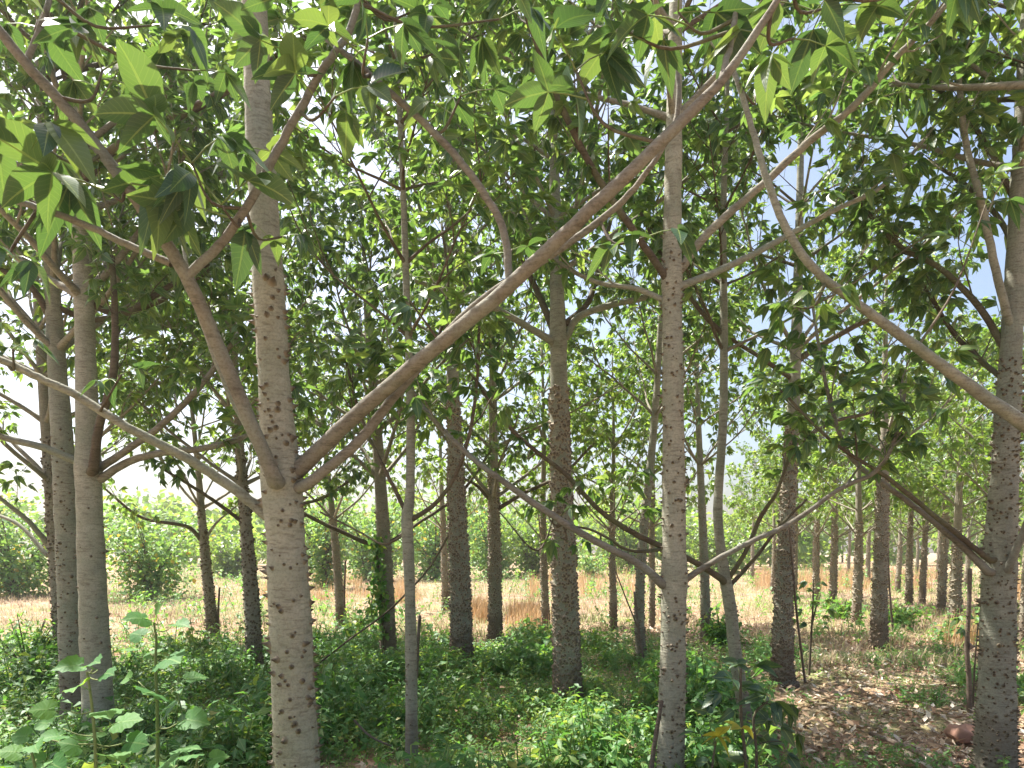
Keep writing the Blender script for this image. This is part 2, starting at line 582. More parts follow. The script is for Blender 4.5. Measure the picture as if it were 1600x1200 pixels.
class Grow:
    def __init__(self, seed):
        self.rng = np.random.default_rng(seed)
        self.lp, self.lf, self.ls = [], [], []      # leaf positions, directions, sizes

    def leaf(self, p, d, size):
        self.lp.append(p)
        self.lf.append(d)
        self.ls.append(size)

    def leaves_along(self, pts, t0, spacing, size):
        spacing = spacing * DENS
        seg = np.linalg.norm(np.diff(pts, axis=0), axis=1)
        L = np.concatenate([[0], np.cumsum(seg)])
        s = L[-1] * t0
        g = self.rng
        k = 0
        while s < L[-1]:
            i = min(np.searchsorted(L, s) - 1, len(seg) - 1)
            i = max(i, 0)
            f = (s - L[i]) / (seg[i] + 1e-9)
            p = pts[i] * (1 - f) + pts[i + 1] * f
            t = unit(pts[i + 1] - pts[i])
            a = k * 2.4 + g.uniform(-0.5, 0.5)
            e1 = unit(np.cross(t, [0, 0, 1.0]) + 1e-4)
            e2 = np.cross(e1, t)
            d = unit(t * g.uniform(0.2, 0.7) + e1 * math.cos(a) + e2 * math.sin(a) * 0.8 + np.array([0, 0, 0.15]))
            self.leaf(p, d, size * g.uniform(0.75, 1.15))
            s += spacing * g.uniform(0.6, 1.4)
            k += 1
        for q in range(3):
            self.leaf(pts[-1], unit(unit(pts[-1] - pts[-2]) + g.normal(0, 0.6, 3)), size * g.uniform(0.7, 1.1))

    def twig(self, buf, p, d, L, r, size, spacing, sides=4):
        g = self.rng
        n = 4
        pts = [p]
        d = unit(d)
        for k in range(n):
            d = unit(d + g.normal(0, 0.13, 3) + np.array([0, 0, 0.07]))
            pts.append(pts[-1] + d * L / n)
        pts = np.array(pts)
        tube(buf, pts, np.linspace(r, r * 0.35, n + 1), sides)
        self.leaves_along(pts, 0.25, spacing, size)
        return pts

    def bough(self, buf, p, d, L, r, size, spacing, sides=6, nsub=None, bare=0.35):
        """a bough with side twigs that carry the leaves"""
        g = self.rng
        n = 7
        pts = [p]
        d = unit(d)
        for k in range(n):
            d = unit(d + g.normal(0, 0.07, 3) + np.array([0, 0, 0.05 if k > 1 else 0]))
            pts.append(pts[-1] + d * L / n)
        pts = catmull(pts, 2)
        rr = np.linspace(r, r * 0.25, len(pts))
        rr[0] *= 1.35
        tube(buf, pts, rr, sides)
        self.side_twigs(buf, pts, bare, L, r, size, spacing, nsub)
        return pts

    def side_twigs(self, buf, pts, bare, L, r, size, spacing, nsub=None):
        g = self.rng
        nsub = nsub or max(4, int(L / 0.27))
        m = len(pts)
        for k in range(nsub):
            t = bare + (0.97 - bare) * (k + g.uniform(0.1, 0.9)) / nsub
            i = min(int(t * (m - 1)), m - 2)
            tn = unit(pts[i + 1] - pts[i])
            sd = unit(np.cross(tn, [0, 0, 1.0]) + 1e-4) * (1 if k % 2 else -1)
            dd = unit(tn * 0.8 + sd * g.uniform(0.4, 0.9) + np.array([0, 0, g.uniform(-0.15, 0.5)]))
            self.twig(buf, pts[i], dd, (0.35 + 0.28 * L * (1 - t)) * g.uniform(0.7, 1.25), max(0.005, r * 0.35), size, spacing)
        self.leaves_along(pts[int(m * 0.7):], 0.1, spacing, size)

    def arrays(self):
        if not self.lp:
            return np.zeros((0, 3)), np.zeros((0, 3, 3)), np.zeros(0)
        p = np.array(self.lp)
        f = np.array(self.lf)
        g = self.rng
        f = unit(f + np.array([0, 0, -0.1]))
        up = unit(np.array([0, 0, 1.0]) + g.normal(0, 0.32, (len(p), 3)))
        return p, frames(f, up), np.array(self.ls)


TREE_GROUP = 'thorny trunked plantation trees'


def build_tree(label, px_pts, d, w_px, top_h, seed, bark=M_BARK_GREY, thorns=None, boughs=(), auto=None,
               clusters=(), leaf_size=0.15, hi=False, n_leaf_parts=300, dens=1.0, lean_d=0.0, leafmat=None, minz=2.0, coll=()):
    """px_pts: trunk centre line in photograph pixels; w_px: width there; d: metres away"""
    G = Grow(seed)
    rng = G.rng
    base_px = px_pts[0]
    pts = [P(x, y, d) for x, y in px_pts]
    rad = [w / 2 / F * d for w in w_px]
    # run the trunk down to the ground and up to its top
    if pts[0][2] > 0.0:
        dirn = pts[1] - pts[0]
        k = -(pts[0][2] + 0.12) / dirn[2] if abs(dirn[2]) > 1e-6 else 0
        low = pts[0] + dirn * k
        pts.insert(0, low)
        rad.insert(0, rad[0] * 1.1)
    if pts[-1][2] < top_h:
        dirn = unit(pts[-1] - pts[-2])
        z0 = pts[-1][2]
        add = 2 if top_h - z0 > 1 else 1
        r_last = rad[-1]
        for k in range(1, add + 1):
            q = pts[-1] + dirn * (top_h - z0) / add / max(dirn[2], 0.3)
            pts.append(q)
            rad.append(max(0.012, r_last * (1 - 0.8 * k / add)))
    pts = np.array(pts)
    pts[:, 1] += lean_d * pts[:, 2]
    rad = np.array(rad)
    C = catmull(pts, 10 if d < 8 else 5)
    Lp = np.concatenate([[0], np.cumsum(np.linalg.norm(np.diff(pts, axis=0), axis=1))])
    Lc = np.concatenate([[0], np.cumsum(np.linalg.norm(np.diff(C, axis=0), axis=1))])
    Rc = np.interp(Lc / Lc[-1], Lp / Lp[-1], rad)
    # denser rings for a living surface
    nr = int(Lc[-1] / (0.05 if d < 8 else 0.15)) + 4
    sN = np.linspace(0, Lc[-1], nr)
    C2 = np.stack([np.interp(sN, Lc, C[:, k]) for k in range(3)], 1)
    R2 = np.interp(sN, Lc, Rc)
    for (cz, amt) in coll:                       # swollen collars under whorls of boughs
        R2 = R2 * (1 + amt * np.exp(-((C2[:, 2] - cz) / 0.09) ** 2))
    R2 = R2 * (1 + 0.45 * np.exp(-np.maximum(C2[:, 2], 0) / 0.11))
    R2 = R2 * (1 + 0.018 * np.sin(sN * 9 + seed) + 0.012 * np.sin(sN * 23 + seed * 2))
    base = np.array([C2[0][0], C2[0][1], 0.0])
    root = link('thorn_tree', None, label=label, cat='tree', group=TREE_GROUP)
    root.location = base
    tb = Buf()
    tube(tb, C2 - base, R2, 18 if d < 8 else 10, rng, 0.03 if d < 8 else 0.02)
    trunk = link('trunk', tb.mesh('trunk', bark, True), root)

    def on_trunk(z):
        i = int(np.argmin(np.abs(C2[:, 2] - z)))
        return C2[i], R2[i]

    # thorns
    if thorns:
        z0, z1, n, size, nobj, tan = thorns
        pos, R, sc = [], [], []
        for k in range(n):
            u = rng.random()
            z = z0 + (z1 - z0) * u ** 1.45
            c, r = on_trunk(z + 0.0)
            a = rng.uniform(0, 2 * math.pi)
            o = np.array([math.cos(a), math.sin(a), 0.0])
            pos.append(np.array([c[0], c[1], z]) + o * r * 0.985 - base)
            R.append(frames(o + np.array([0, 0, rng.uniform(-.15, .25)]), np.array([0, 0, 1.0]) + rng.normal(0, .4, 3)))
            sc.append(size * rng.uniform(0.45, 1.15) * (1.0 if rng.random() > 0.06 else 1.5))
        pos = np.array(pos)
        R = np.array(R)
        sc = np.array(sc)
        facing = pos[:, 1] < 0.35 * rad[0]
        order = np.argsort(np.where(facing, -sc, 1))
        wp = pos + base
        px, py = project(wp)
        ok = [i for i in order if facing[i] and -10 < py[i] < 1230][:nobj]
        for i in ok:
            o = link('thorn', MESH_THORN, trunk)
            o.matrix_basis = Matrix.Translation(pos[i]) @ Matrix((R[i] * sc[i]).tolist()).to_4x4()
        rest = np.ones(n, bool)
        rest[ok] = False
        b = Buf()
        stamp(b, THORN if nobj else THORN_LOW, pos[rest], R[rest], sc[rest], np.zeros(rest.sum()))
        if rest.any():
            link('small_thorns', b.mesh('small_thorns', M_THORN_TAN if tan else M_THORN, not nobj), trunk, kind='stuff')
    # boughs given point by point
    all_b = []
    for bg_ in boughs:
        path, ws = bg_['p'], bg_['w']
        q = np.array([P(*c) for c in path])
        C3 = catmull(q, 6)
        R3 = np.interp(np.linspace(0, 1, len(C3)), np.linspace(0, 1, len(ws)), ws) / 2 / F * C3[:, 1]
        if bg_.get('root', True):
            dr = unit(C3[0] - C3[1])
            cc, cr = on_trunk(C3[0][2])
            C3 = np.vstack([C3[0] * 0.35 + (cc + np.array([0, 0, -0.02])) * 0.65, C3])
            R3 = np.concatenate([[R3[0] * 1.1], R3])
            R3[1] *= 1.12
            R3[2] *= 1.04
        jit = rng.normal(0, 0.0012, C3.shape)
        C3[2:] += jit[2:]
        bb = Buf()
        tube(bb, C3 - base, R3, 12 if hi or d < 6 else 7, rng, 0.02)
        tl = bg_.get('twigs', 0)
        if tl:
            save = Buf()
            G2 = C3 - 0
            G.side_twigs(save, G2, bg_.get('bare', 0.4), 1.2, 0.02, leaf_size, 0.11, tl)
            if save.V:
                V = np.concatenate(save.V) - base
                bb.add(V, np.concatenate(save.T), np.concatenate(save.A))
        mat = bg_.get('m', M_BOUGH)
        link('branch', bb.mesh('branch', mat, True), root)
        all_b.append(C3)
    # leaf clusters on their own shoots off the nearest bough
    if clusters:
        allp = np.vstack(all_b) if all_b else C2
        for (x, y, dd, n, sz) in clusters:
            c = P(x, y, dd)
            i = np.argmin(np.linalg.norm(allp - c, axis=1) + 0.6 * np.maximum(0, allp[:, 2] - c[2]))
            s = allp[i]
            mid = (s + c) / 2 + np.array([rng.uniform(-.05, .05), 0, -0.06])
            q = catmull([s, mid, c], 4)
            bb = Buf()
            tube(bb, q - base, np.linspace(0.008, 0.004, len(q)), 5)
            link('twig', bb.mesh('twig', M_TWIG, True), root)
            dr = unit(c - s)
            for k in range(n):
                a = 2 * math.pi * k / n + rng.uniform(-.4, .4)
                e = np.array([math.cos(a), math.sin(a) * 0.8, rng.uniform(-0.1, 0.35)])
                G.leaf(q[-1 - (k % 3)], unit(e + dr * 0.4), sz * rng.uniform(0.85, 1.1))
    # boughs grown in whorls
    if auto:
        z = auto['z0']
        az0 = rng.uniform(0, 6.28)
        zt = C2[-1][2]
        w = 0
        while z < zt - 0.25:
            c, r = on_trunk(z)
            nb = auto.get('n', 4)
            for k in range(nb):
                az = az0 + k * 2 * math.pi / nb + rng.uniform(-.3, .3)
                el = math.radians(rng.uniform(24, 48))
                dv = np.array([math.cos(az) * math.cos(el), math.sin(az) * math.cos(el), math.sin(el)])
                frac = (zt - z) / max(zt - auto['z0'], 0.5)
                L = auto['L'] * (0.35 + 0.65 * frac ** 0.7) * rng.uniform(0.75, 1.15)
                p0 = c + dv * r * 0.4
                end = p0 + dv * L
                if d < 6 and end[1] < 1.6:
                    continue
                bb = Buf()
                G.bough(bb, p0, dv, L, max(0.011, r * 0.42), leaf_size, 0.13 / dens, 6 if d < 9 else 4, bare=auto.get('bare', 0.35))
                V = np.concatenate(bb.V) - base
                b2 = Buf()
                b2.add(V, np.concatenate(bb.T), np.concatenate(bb.A))
                link('branch', b2.mesh('branch', M_BARK_BROWN if L > 1.5 else M_TWIG, True), root)
            az0 += 0.8
            z += auto.get('dz', 0.75) * rng.uniform(0.75, 1.25)
        G.leaves_along(C2[-8:], 0.0, 0.07, leaf_size)
    lp, lR, lS = G.arrays()
    if len(lp) == 0:
        return root
    keep = (lp[:, 2] > minz) & (np.linalg.norm(lp - np.array([0, 0, EYE]), axis=1) > 1.75) & (lp[:, 1] > 0.6)
    # the shoots that the photograph shows low down keep their leaves; stray ones do not
    lp, lR, lS = lp[keep], lR[keep], lS[keep]
    x, y = project(lp)
    keep = ((x > -40) & (x < 1640) & (y > -40)) | (rng.random(len(lp)) < 0.3)
    lp, lR, lS, x, y = lp[keep], lR[keep], lS[keep], x[keep], y[keep]
    vis = (x > -60) & (x < 1660) & (y > -60)
    order = np.argsort(np.where(vis, lp[:, 1], 1e3))
    part = order[:n_leaf_parts]
    part = part[vis[part]]
    rest = np.ones(len(lp), bool)
    rest[part] = False
    src = MESH_HI if hi else MESH_MID
    for i in part:
        o = link('leaf', src[int(rng.integers(NV))], root)
        o.matrix_basis = Matrix.Translation(lp[i] - base) @ Matrix((lR[i] * lS[i]).tolist()).to_4x4()
    if rest.any():
        b = Buf()
        ri = np.where(rest)[0]
        v = rng.integers(0, NV, len(ri))
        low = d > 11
        for k in range(NV):
            s = ri[v == k]
            stamp(b, (PALM_LOW[k % 4] if low else PALM_STUFF[k]), lp[s] - base, lR[s], lS[s], rng.random(len(s)))
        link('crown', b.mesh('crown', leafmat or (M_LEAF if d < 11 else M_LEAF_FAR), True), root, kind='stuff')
    return root


# ------------------------------------------------------------------ the ground
def gz(x, y):
    return 0.03 * np.sin(x * 1.3 + 0.7) * np.cos(y * 0.9) + 0.02 * np.sin(x * 3.1 + y * 2.3)


def build_ground():
    a = np.concatenate([-np.geomspace(400, 12, 22), np.linspace(-11.5, 11.5, 70), np.geomspace(12, 400, 22)])
    c = np.concatenate([-np.geomspace(400, 2, 12), np.linspace(-1, 20, 70), np.geomspace(20.6, 400, 24)])
    X, Y = np.meshgrid(a, c, indexing='ij')
    near = np.exp(-np.maximum(0, np.abs(X) - 11) / 6) * np.exp(-np.maximum(0, np.abs(Y - 9) - 11) / 6)
    Z = gz(X, Y) * near
    V = np.stack([X, Y, Z], -1).reshape(-1, 3)
    n, m = X.shape
    i, j = np.meshgrid(np.arange(n - 1), np.arange(m - 1), indexing='ij')
    p = (i * m + j).ravel()
    T = np.vstack([np.stack([p, p + m, p + m + 1], 1), np.stack([p, p + m + 1, p + 1], 1)])
    b = Buf()
    b.add(V, T, np.zeros((len(V), 4)))
    link('ground', b.mesh('ground', M_GROUND, True), kind='structure')


build_ground()

# ------------------------------------------------------------------ the nearest trees
B = lambda p, w, **k: dict(p=p, w=w, **k)

build_tree('nearest pale trunk, thickest in view, studded with large single thorns and forking into long boughs',
           [(470, 1290), (463, 1180), (450, 900), (440, 760), (430, 620), (420, 450), (405, 200), (397, 0)],
           3.2, [72, 69, 62, 58, 50, 47, 42, 38], 5.0, 1, bark=M_BARK, thorns=(0.1, 2.9, 520, 0.029, 300, False),
           coll=((1.93, 0.10), (1.78, 0.05)),
           boughs=[
               B([(462, 738, 3.2), (560, 645, 3.05), (660, 560, 2.85), (790, 452, 2.6), (920, 330, 2.4), (1050, 205, 2.3), (1140, 110, 2.25), (1235, -30, 2.2)], [25, 23, 23, 22, 21, 19, 14, 10]),
               B([(797, 445, 2.6), (785, 355, 2.6), (735, 272, 2.6), (660, 190, 2.6), (540, 85, 2.6), (470, 30, 2.65)], [13, 12, 12, 11, 9, 7], root=False),
               B([(1128, 122, 2.26), (1138, 80, 2.3), (1158, -25, 2.4)], [11, 10, 8], root=False),
               B([(480, 757, 3.15), (560, 690, 3.1), (640, 590, 3.05), (740, 480, 2.95), (860, 400, 2.9), (950, 335, 2.85), (1010, 270, 2.8), (1055, 190, 2.8), (1058, 110, 2.8), (1035, 55, 2.8)], [17, 16, 15, 14, 12, 11, 9, 8, 7, 6]),
               B([(430, 752, 3.08), (400, 680, 3.0), (340, 540, 2.85), (290, 430, 2.7), (225, 330, 2.6), (130, 200, 2.5), (50, 110, 2.4), (0, 50, 2.35), (-60, -20, 2.3)], [24, 22, 22, 21, 19, 17, 16, 15, 13]),
               B([(292, 432, 2.7), (350, 375, 2.68), (400, 300, 2.65), (450, 205, 2.62), (500, 115, 2.6), (545, 50, 2.6), (565, -20, 2.6)], [15, 14, 13, 13, 12, 11, 10], root=False),
               B([(268, 412, 2.68), (200, 382, 2.68), (130, 350, 2.66), (60, 325, 2.62), (0, 308, 2.6), (-70, 290, 2.6)], [12, 11, 11, 10, 10, 9], root=False),
               B([(42, 95, 2.4), (62, 45, 2.42), (85, -20, 2.45)], [10, 9, 8], root=False),
               B([(405, 700, 3.2), (360, 620, 3.2), (325, 530, 3.2), (302, 460, 3.2), (285, 380, 3.25)], [9, 8, 8, 7, 5], m=M_BARK_GREY),
               B([(414, 803, 3.2), (360, 760, 3.18), (290, 715, 3.1), (200, 668, 3.0), (120, 618, 2.95), (60, 590, 2.9), (0, 562, 2.85), (-80, 540, 2.8)], [18, 16, 15, 14, 13, 12, 11, 9], m=M_BARK_GREY),
           ],
           clusters=[(50, 220, 2.4, 4, .24), (165, 290, 2.55, 3, .26), (160, 110, 2.5, 4, .20), (300, 255, 2.6, 4, .24), (345, 320, 2.6, 4, .24),
                     (235, 40, 2.6, 4, .20), (300, 110, 2.7, 4, .17), (450, 60, 2.5, 4, .20), (525, 150, 2.5, 3, .20), (575, 60, 2.45, 4, .20),
                     (720, 150, 2.6, 4, .17), (900, 110, 2.4, 4, .20), (980, 50, 2.4, 4, .20), (1060, 20, 2.35, 4, .20), (1240, 60, 2.35, 4, .20),
                     (1440, -25, 2.3, 3, .20), (1300, 10, 2.4, 4, .20), (190, 585, 2.9, 3, .12), (640, 470, 2.95, 3, .12), (440, 370, 2.9, 3, .12), (20, 545, 2.85, 3, .14),
                     (1010, 370, 2.7, 3, .16), (640, 20, 2.7, 4, .17), (780, 30, 2.7, 4, .17), (20, 400, 2.6, 4, .17), (380, 230, 2.9, 3, .16), (60, 30, 2.5, 4, .17),
                     (800, 390, 2.7, 2, .12)],
           auto=dict(z0=4.4, L=1.7, n=4, dz=0.6), leaf_size=0.16, hi=True, minz=1.9)

build_tree('pale grey trunk in the middle foreground with two low side boughs and scattered brown thorns',
           [(1044, 1270), (1049, 1150), (1053, 900), (1052, 650), (1050, 430), (1053, 200), (1056, 0)],
           4.3, [44, 41, 38, 33, 30, 25, 20], 5.8, 2, bark=M_BARK, thorns=(0.05, 3.6, 640, 0.023, 300, False),
           coll=((1.42, 0.10), (3.3, 0.10)),
           boughs=[
               B([(1034, 912, 4.27), (1000, 882, 4.27), (930, 845, 4.3), (870, 810, 4.35), (800, 762, 4.4), (720, 700, 4.5), (650, 620, 4.6), (610, 540, 4.7)], [14, 12, 11, 11, 10, 8, 7, 5], twigs=3, bare=.75),
               B([(1068, 908, 4.3), (1110, 880, 4.3), (1170, 848, 4.3), (1240, 815, 4.3), (1310, 765, 4.25), (1370, 735, 4.2), (1400, 680, 4.2), (1418, 590, 4.2)], [11, 9, 8, 8, 7, 7, 6, 4], twigs=5, bare=.6),
               B([(1062, 422, 4.3), (1110, 360, 4.25), (1190, 290, 4.2), (1260, 225, 4.1), (1340, 160, 4.0), (1400, 90, 3.95), (1450, 40, 3.9), (1510, -30, 3.85)], [14, 13, 12, 12, 11, 10, 9, 7], m=M_BARK_BROWN, twigs=7, bare=.35),
               B([(1062, 448, 4.3), (1130, 420, 4.35), (1200, 385, 4.4), (1300, 330, 4.5), (1380, 290, 4.6), (1450, 210, 4.7)], [12, 11, 10, 8, 7, 5], m=M_BARK_GREY, twigs=6, bare=.4),
               B([(1042, 435, 4.28), (1000, 375, 4.2), (945, 295, 4.1), (900, 215, 4.0), (850, 100, 3.9), (808, -20, 3.85)], [12, 11, 11, 10, 9, 8], m=M_TWIG, twigs=6, bare=.35),
               B([(1040, 470, 4.3), (990, 450, 4.4), (930, 440, 4.5), (860, 400, 4.6), (800, 330, 4.7)], [9, 8, 7, 6, 4], m=M_BARK_GREY, twigs=6, bare=.4),
           ],
           auto=dict(z0=4.3, L=2.1, n=4, dz=0.6), leaf_size=0.15, dens=1.15, minz=1.55)

build_tree('tall trunk by the red stone covered in dark thorns, low boughs on its left',
           [(1553, 1240), (1557, 1100), (1561, 900), (1572, 700), (1582, 500), (1592, 300), (1602, 60)],
           4.7, [56, 52, 46, 36, 29, 24, 18], 5.9, 3, bark=M_BARK_GREY, thorns=(0.05, 2.9, 1150, 0.024, 300, False),
           coll=((1.48, 0.08), (2.55, 0.08)),
           boughs=[
               B([(1543, 893, 4.62), (1500, 850, 4.6), (1440, 800, 4.55), (1380, 755, 4.5), (1330, 715, 4.5), (1300, 640, 4.5), (1283, 560, 4.5), (1270, 480, 4.6)], [12, 11, 9, 8, 7, 6, 5, 4], twigs=3, bare=.7),
               B([(1546, 875, 4.6), (1480, 822, 4.5), (1400, 757, 4.4), (1370, 735, 4.35), (1300, 690, 4.3), (1220, 610, 4.3)], [9, 8, 7, 6, 5, 4], m=M_TWIG, twigs=2, bare=.7),
               B([(1575, 890, 4.6), (1600, 830, 4.5), (1640, 740, 4.4)], [12, 11, 9]),
               B([(1585, 530, 4.7), (1560, 440, 4.6), (1535, 325, 4.5), (1508, 215, 4.5), (1495, 90, 4.5), (1480, -20, 4.5)], [13, 12, 11, 9, 8, 6], m=M_BARK_GREY, twigs=6, bare=.35),
               B([(1592, 330, 4.7), (1555, 250, 4.8), (1500, 170, 4.9), (1430, 110, 5.0)], [9, 8, 7, 5], m=M_TWIG, twigs=7, bare=.15),
               B([(1590, 400, 4.7), (1560, 340, 5.0), (1510, 290, 5.3), (1450, 250, 5.6)], [9, 8, 7, 5], m=M_TWIG, twigs=7, bare=.15),
               B([(1578, 560, 4.7), (1530, 480, 4.8), (1470, 420, 4.9), (1400, 380, 5.0), (1330, 300, 5.1)], [11, 10, 8, 7, 5], m=M_TWIG, twigs=7, bare=.3),
               B([(1580, 600, 4.7), (1540, 570, 4.9), (1490, 520, 5.1), (1440, 440, 5.2)], [9, 8, 7, 5], m=M_TWIG, twigs=5, bare=.3),
           ],
           auto=dict(z0=4.2, L=2.2, n=4, dz=0.6), leaf_size=0.15, dens=1.1, minz=1.9)

build_tree('tree standing just past the right edge whose long pale bough sweeps up into view',
           [(1690, 1300), (1692, 900), (1700, 700), (1710, 400), (1720, 0)], 3.9, [60, 54, 48, 42, 34], 5.2, 4, bark=M_BARK_GREY,
           boughs=[B([(1685, 712, 3.85), (1600, 662, 3.7), (1500, 592, 3.6), (1420, 533, 3.5), (1340, 475, 3.45), (1272, 420, 3.4), (1230, 360, 3.4), (1200, 285, 3.4), (1175, 200, 3.4), (1145, 110, 3.4), (1100, 50, 3.45)],
                     [24, 22, 18, 16, 14, 13, 12, 11, 9, 8, 6], m=M_BARK_GREY)],
           clusters=[(1540, 320, 3.6, 4, .14), (1130, 30, 3.5, 4, .15), (1240, 480, 3.5, 3, .13), (1180, 150, 3.5, 3, .13), (1270, 460, 3.3, 3, .13)],
           auto=dict(z0=4.2, L=1.7, n=4, dz=0.6), leaf_size=0.15, minz=1.9)

build_tree('slender smooth young trunk kinked at its fork, left of the darkest thick thorny trunk',
           [(643, 1260), (643, 1100), (641, 950), (638, 860), (636, 810), (641, 760), (641, 600), (635, 450), (630, 300), (623, 150)],
           4.6, [20, 19, 17, 17, 19, 14, 13, 11, 9, 8], 5.7, 5, bark=M_BARK_GREY, thorns=(0.1, 1.7, 120, 0.014, 100, False),
           boughs=[
               B([(632, 795, 4.6), (612, 755, 4.6), (585, 700, 4.6), (560, 640, 4.7), (540, 560, 4.8)], [7, 6, 5, 5, 4], m=M_TWIG, twigs=4, bare=.5),
               B([(643, 812, 4.6), (680, 787, 4.6), (712, 742, 4.55), (733, 680, 4.5), (745, 600, 4.5), (750, 480, 4.5)], [8, 7, 6, 6, 5, 4], m=M_TWIG, twigs=4, bare=.6),
               B([(640, 830, 4.6), (600, 850, 4.8), (560, 830, 5.0), (500, 800, 5.2)], [4, 4, 3, 3], m=M_TWIG),
               B([(640, 600, 4.6), (680, 540, 4.7), (700, 450, 4.8), (690, 350, 4.9)], [6, 6, 5, 4], m=M_TWIG, twigs=4, bare=.3),
           ],
           auto=dict(z0=3.0, L=1.3, n=3, dz=0.5), leaf_size=0.14, minz=2.3)

build_tree('smooth pale trunk beside two thornier ones, carrying a whorl of bare boughs at head height',
           [(158, 1190), (152, 1080), (146, 950), (141, 830), (138, 735), (134, 560), (126, 330), (112, 60)],
           5.5, [46, 44, 41, 38, 36, 29, 26, 22], 6.4, 6, bark=M_BARK, thorns=(0.05, 2.0, 90, 0.024, 80, False),
           coll=((2.25, 0.08),),
           boughs=[
               B([(146, 735, 5.4), (155, 665, 5.3), (176, 590, 5.2), (180, 500, 5.2), (175, 400, 5.2)], [15, 13, 12, 10, 8], m=M_TWIG, twigs=4, bare=.5),
               B([(158, 748, 5.5), (200, 722, 5.5), (250, 708, 5.5), (320, 700, 5.6), (390, 680, 5.7), (460, 640, 5.8)], [13, 12, 11, 10, 9, 6], m=M_BARK_BROWN, twigs=5, bare=.6),
               B([(158, 730, 5.5), (200, 702, 5.4), (255, 662, 5.3), (320, 595, 5.2), (380, 510, 5.1)], [12, 11, 10, 9, 6], m=M_BOUGH, twigs=5, bare=.5),
               B([(122, 722, 5.5), (70, 700, 5.4), (0, 682, 5.3), (-60, 660, 5.2)], [12, 11, 10, 8], m=M_BARK_GREY, twigs=3, bare=.6),
               B([(120, 292, 5.5), (170, 240, 5.3), (230, 205, 5.2), (330, 155, 5.0), (400, 110, 4.9), (470, 65, 4.8), (550, 5, 4.7)], [15, 14, 14, 13, 13, 12, 10], m=M_TWIG, twigs=8, bare=.3),
               B([(118, 160, 5.5), (95, 90, 5.4), (72, 0, 5.3)], [14, 12, 10], m=M_TWIG, twigs=4, bare=.4),
               B([(130, 470, 5.5), (190, 490, 5.6), (260, 450, 5.7), (330, 410, 5.8)], [10, 9, 8, 6], m=M_TWIG, twigs=6, bare=.4),
           ],
           auto=dict(z0=3.6, L=2.1, n=4, dz=0.6), leaf_size=0.15, dens=1.15, minz=2.0)

build_tree('grey trunk wedged behind the smooth pale one, peppered with medium thorns from the ground up',
           [(118, 1140), (113, 1000), (107, 860), (98, 700), (86, 520), (76, 330), (60, 60)],
           6.3, [38, 38, 35, 31, 24, 18, 14], 6.9, 7, bark=M_BARK_GREY, thorns=(0.05, 2.7, 560, 0.024, 300, False),
           boughs=[
               B([(80, 500, 6.3), (50, 450, 6.2), (0, 420, 6.1)], [11, 10, 8], m=M_TWIG, twigs=3, bare=.4),
               B([(90, 480, 6.3), (150, 500, 6.5), (250, 470, 6.8), (330, 420, 7.0)], [10, 9, 8, 6], m=M_TWIG, twigs=5, bare=.3),
           ],
           auto=dict(z0=3.4, L=2.2, n=4, dz=0.6), leaf_size=0.15, dens=1.1, minz=2.5)

build_tree('slim young trunk bending right at its low fork behind the dark seedling',
           [(1178, 1190), (1165, 1120), (1150, 1030), (1141, 950), (1133, 903), (1124, 840), (1122, 780), (1130, 650), (1131, 500), (1130, 350), (1135, 180)],
           5.6, [20, 20, 20, 19, 18, 15, 14, 13, 12, 10, 8], 6.6, 8, bark=M_BARK_GREY, thorns=(0.1, 1.6, 160, 0.014, 120, False),
           boughs=[
               B([(1138, 905, 5.6), (1165, 862, 5.5), (1190, 805, 5.4), (1215, 765, 5.3), (1240, 690, 5.3)], [8, 7, 7, 6, 4], m=M_TWIG, twigs=2, bare=.8),
               B([(1140, 915, 5.6), (1180, 872, 5.6), (1212, 830, 5.6), (1260, 780, 5.6)], [7, 6, 5, 4], m=M_TWIG),
               B([(1128, 905, 5.55), (1070, 870, 5.4), (1000, 838, 5.2), (940, 800, 5.0), (880, 738, 4.9), (800, 672, 4.8), (740, 590, 4.8)], [10, 9, 9, 8, 7, 6, 4], m=M_TWIG),
               B([(1040, 858, 5.3), (985, 860, 5.1), (930, 830, 5.0), (880, 820, 4.9)], [6, 5, 4, 3], root=False, m=M_TWIG),
               B([(1127, 520, 5.6), (1090, 480, 5.6), (1040, 410, 5.6), (1000, 330, 5.6)], [8, 7, 6, 5], m=M_TWIG, twigs=4, bare=.4),
           ],
           clusters=[(960, 770, 5.0, 5, .13), (910, 760, 4.9, 5, .12), (1000, 800, 5.1, 5, .12), (880, 800, 4.9, 5, .14), (850, 790, 4.9, 4, .13), (985, 745, 5.1, 5, .12), (930, 840, 5.0, 3, .11), (875, 840, 4.9, 4, .13), (770, 640, 4.9, 4, .11), (830, 700, 4.9, 4, .11), (740, 600, 4.9, 5, .12)],
           auto=dict(z0=3.2, L=1.4, n=3, dz=0.6), leaf_size=0.14, dens=0.75, minz=1.55)

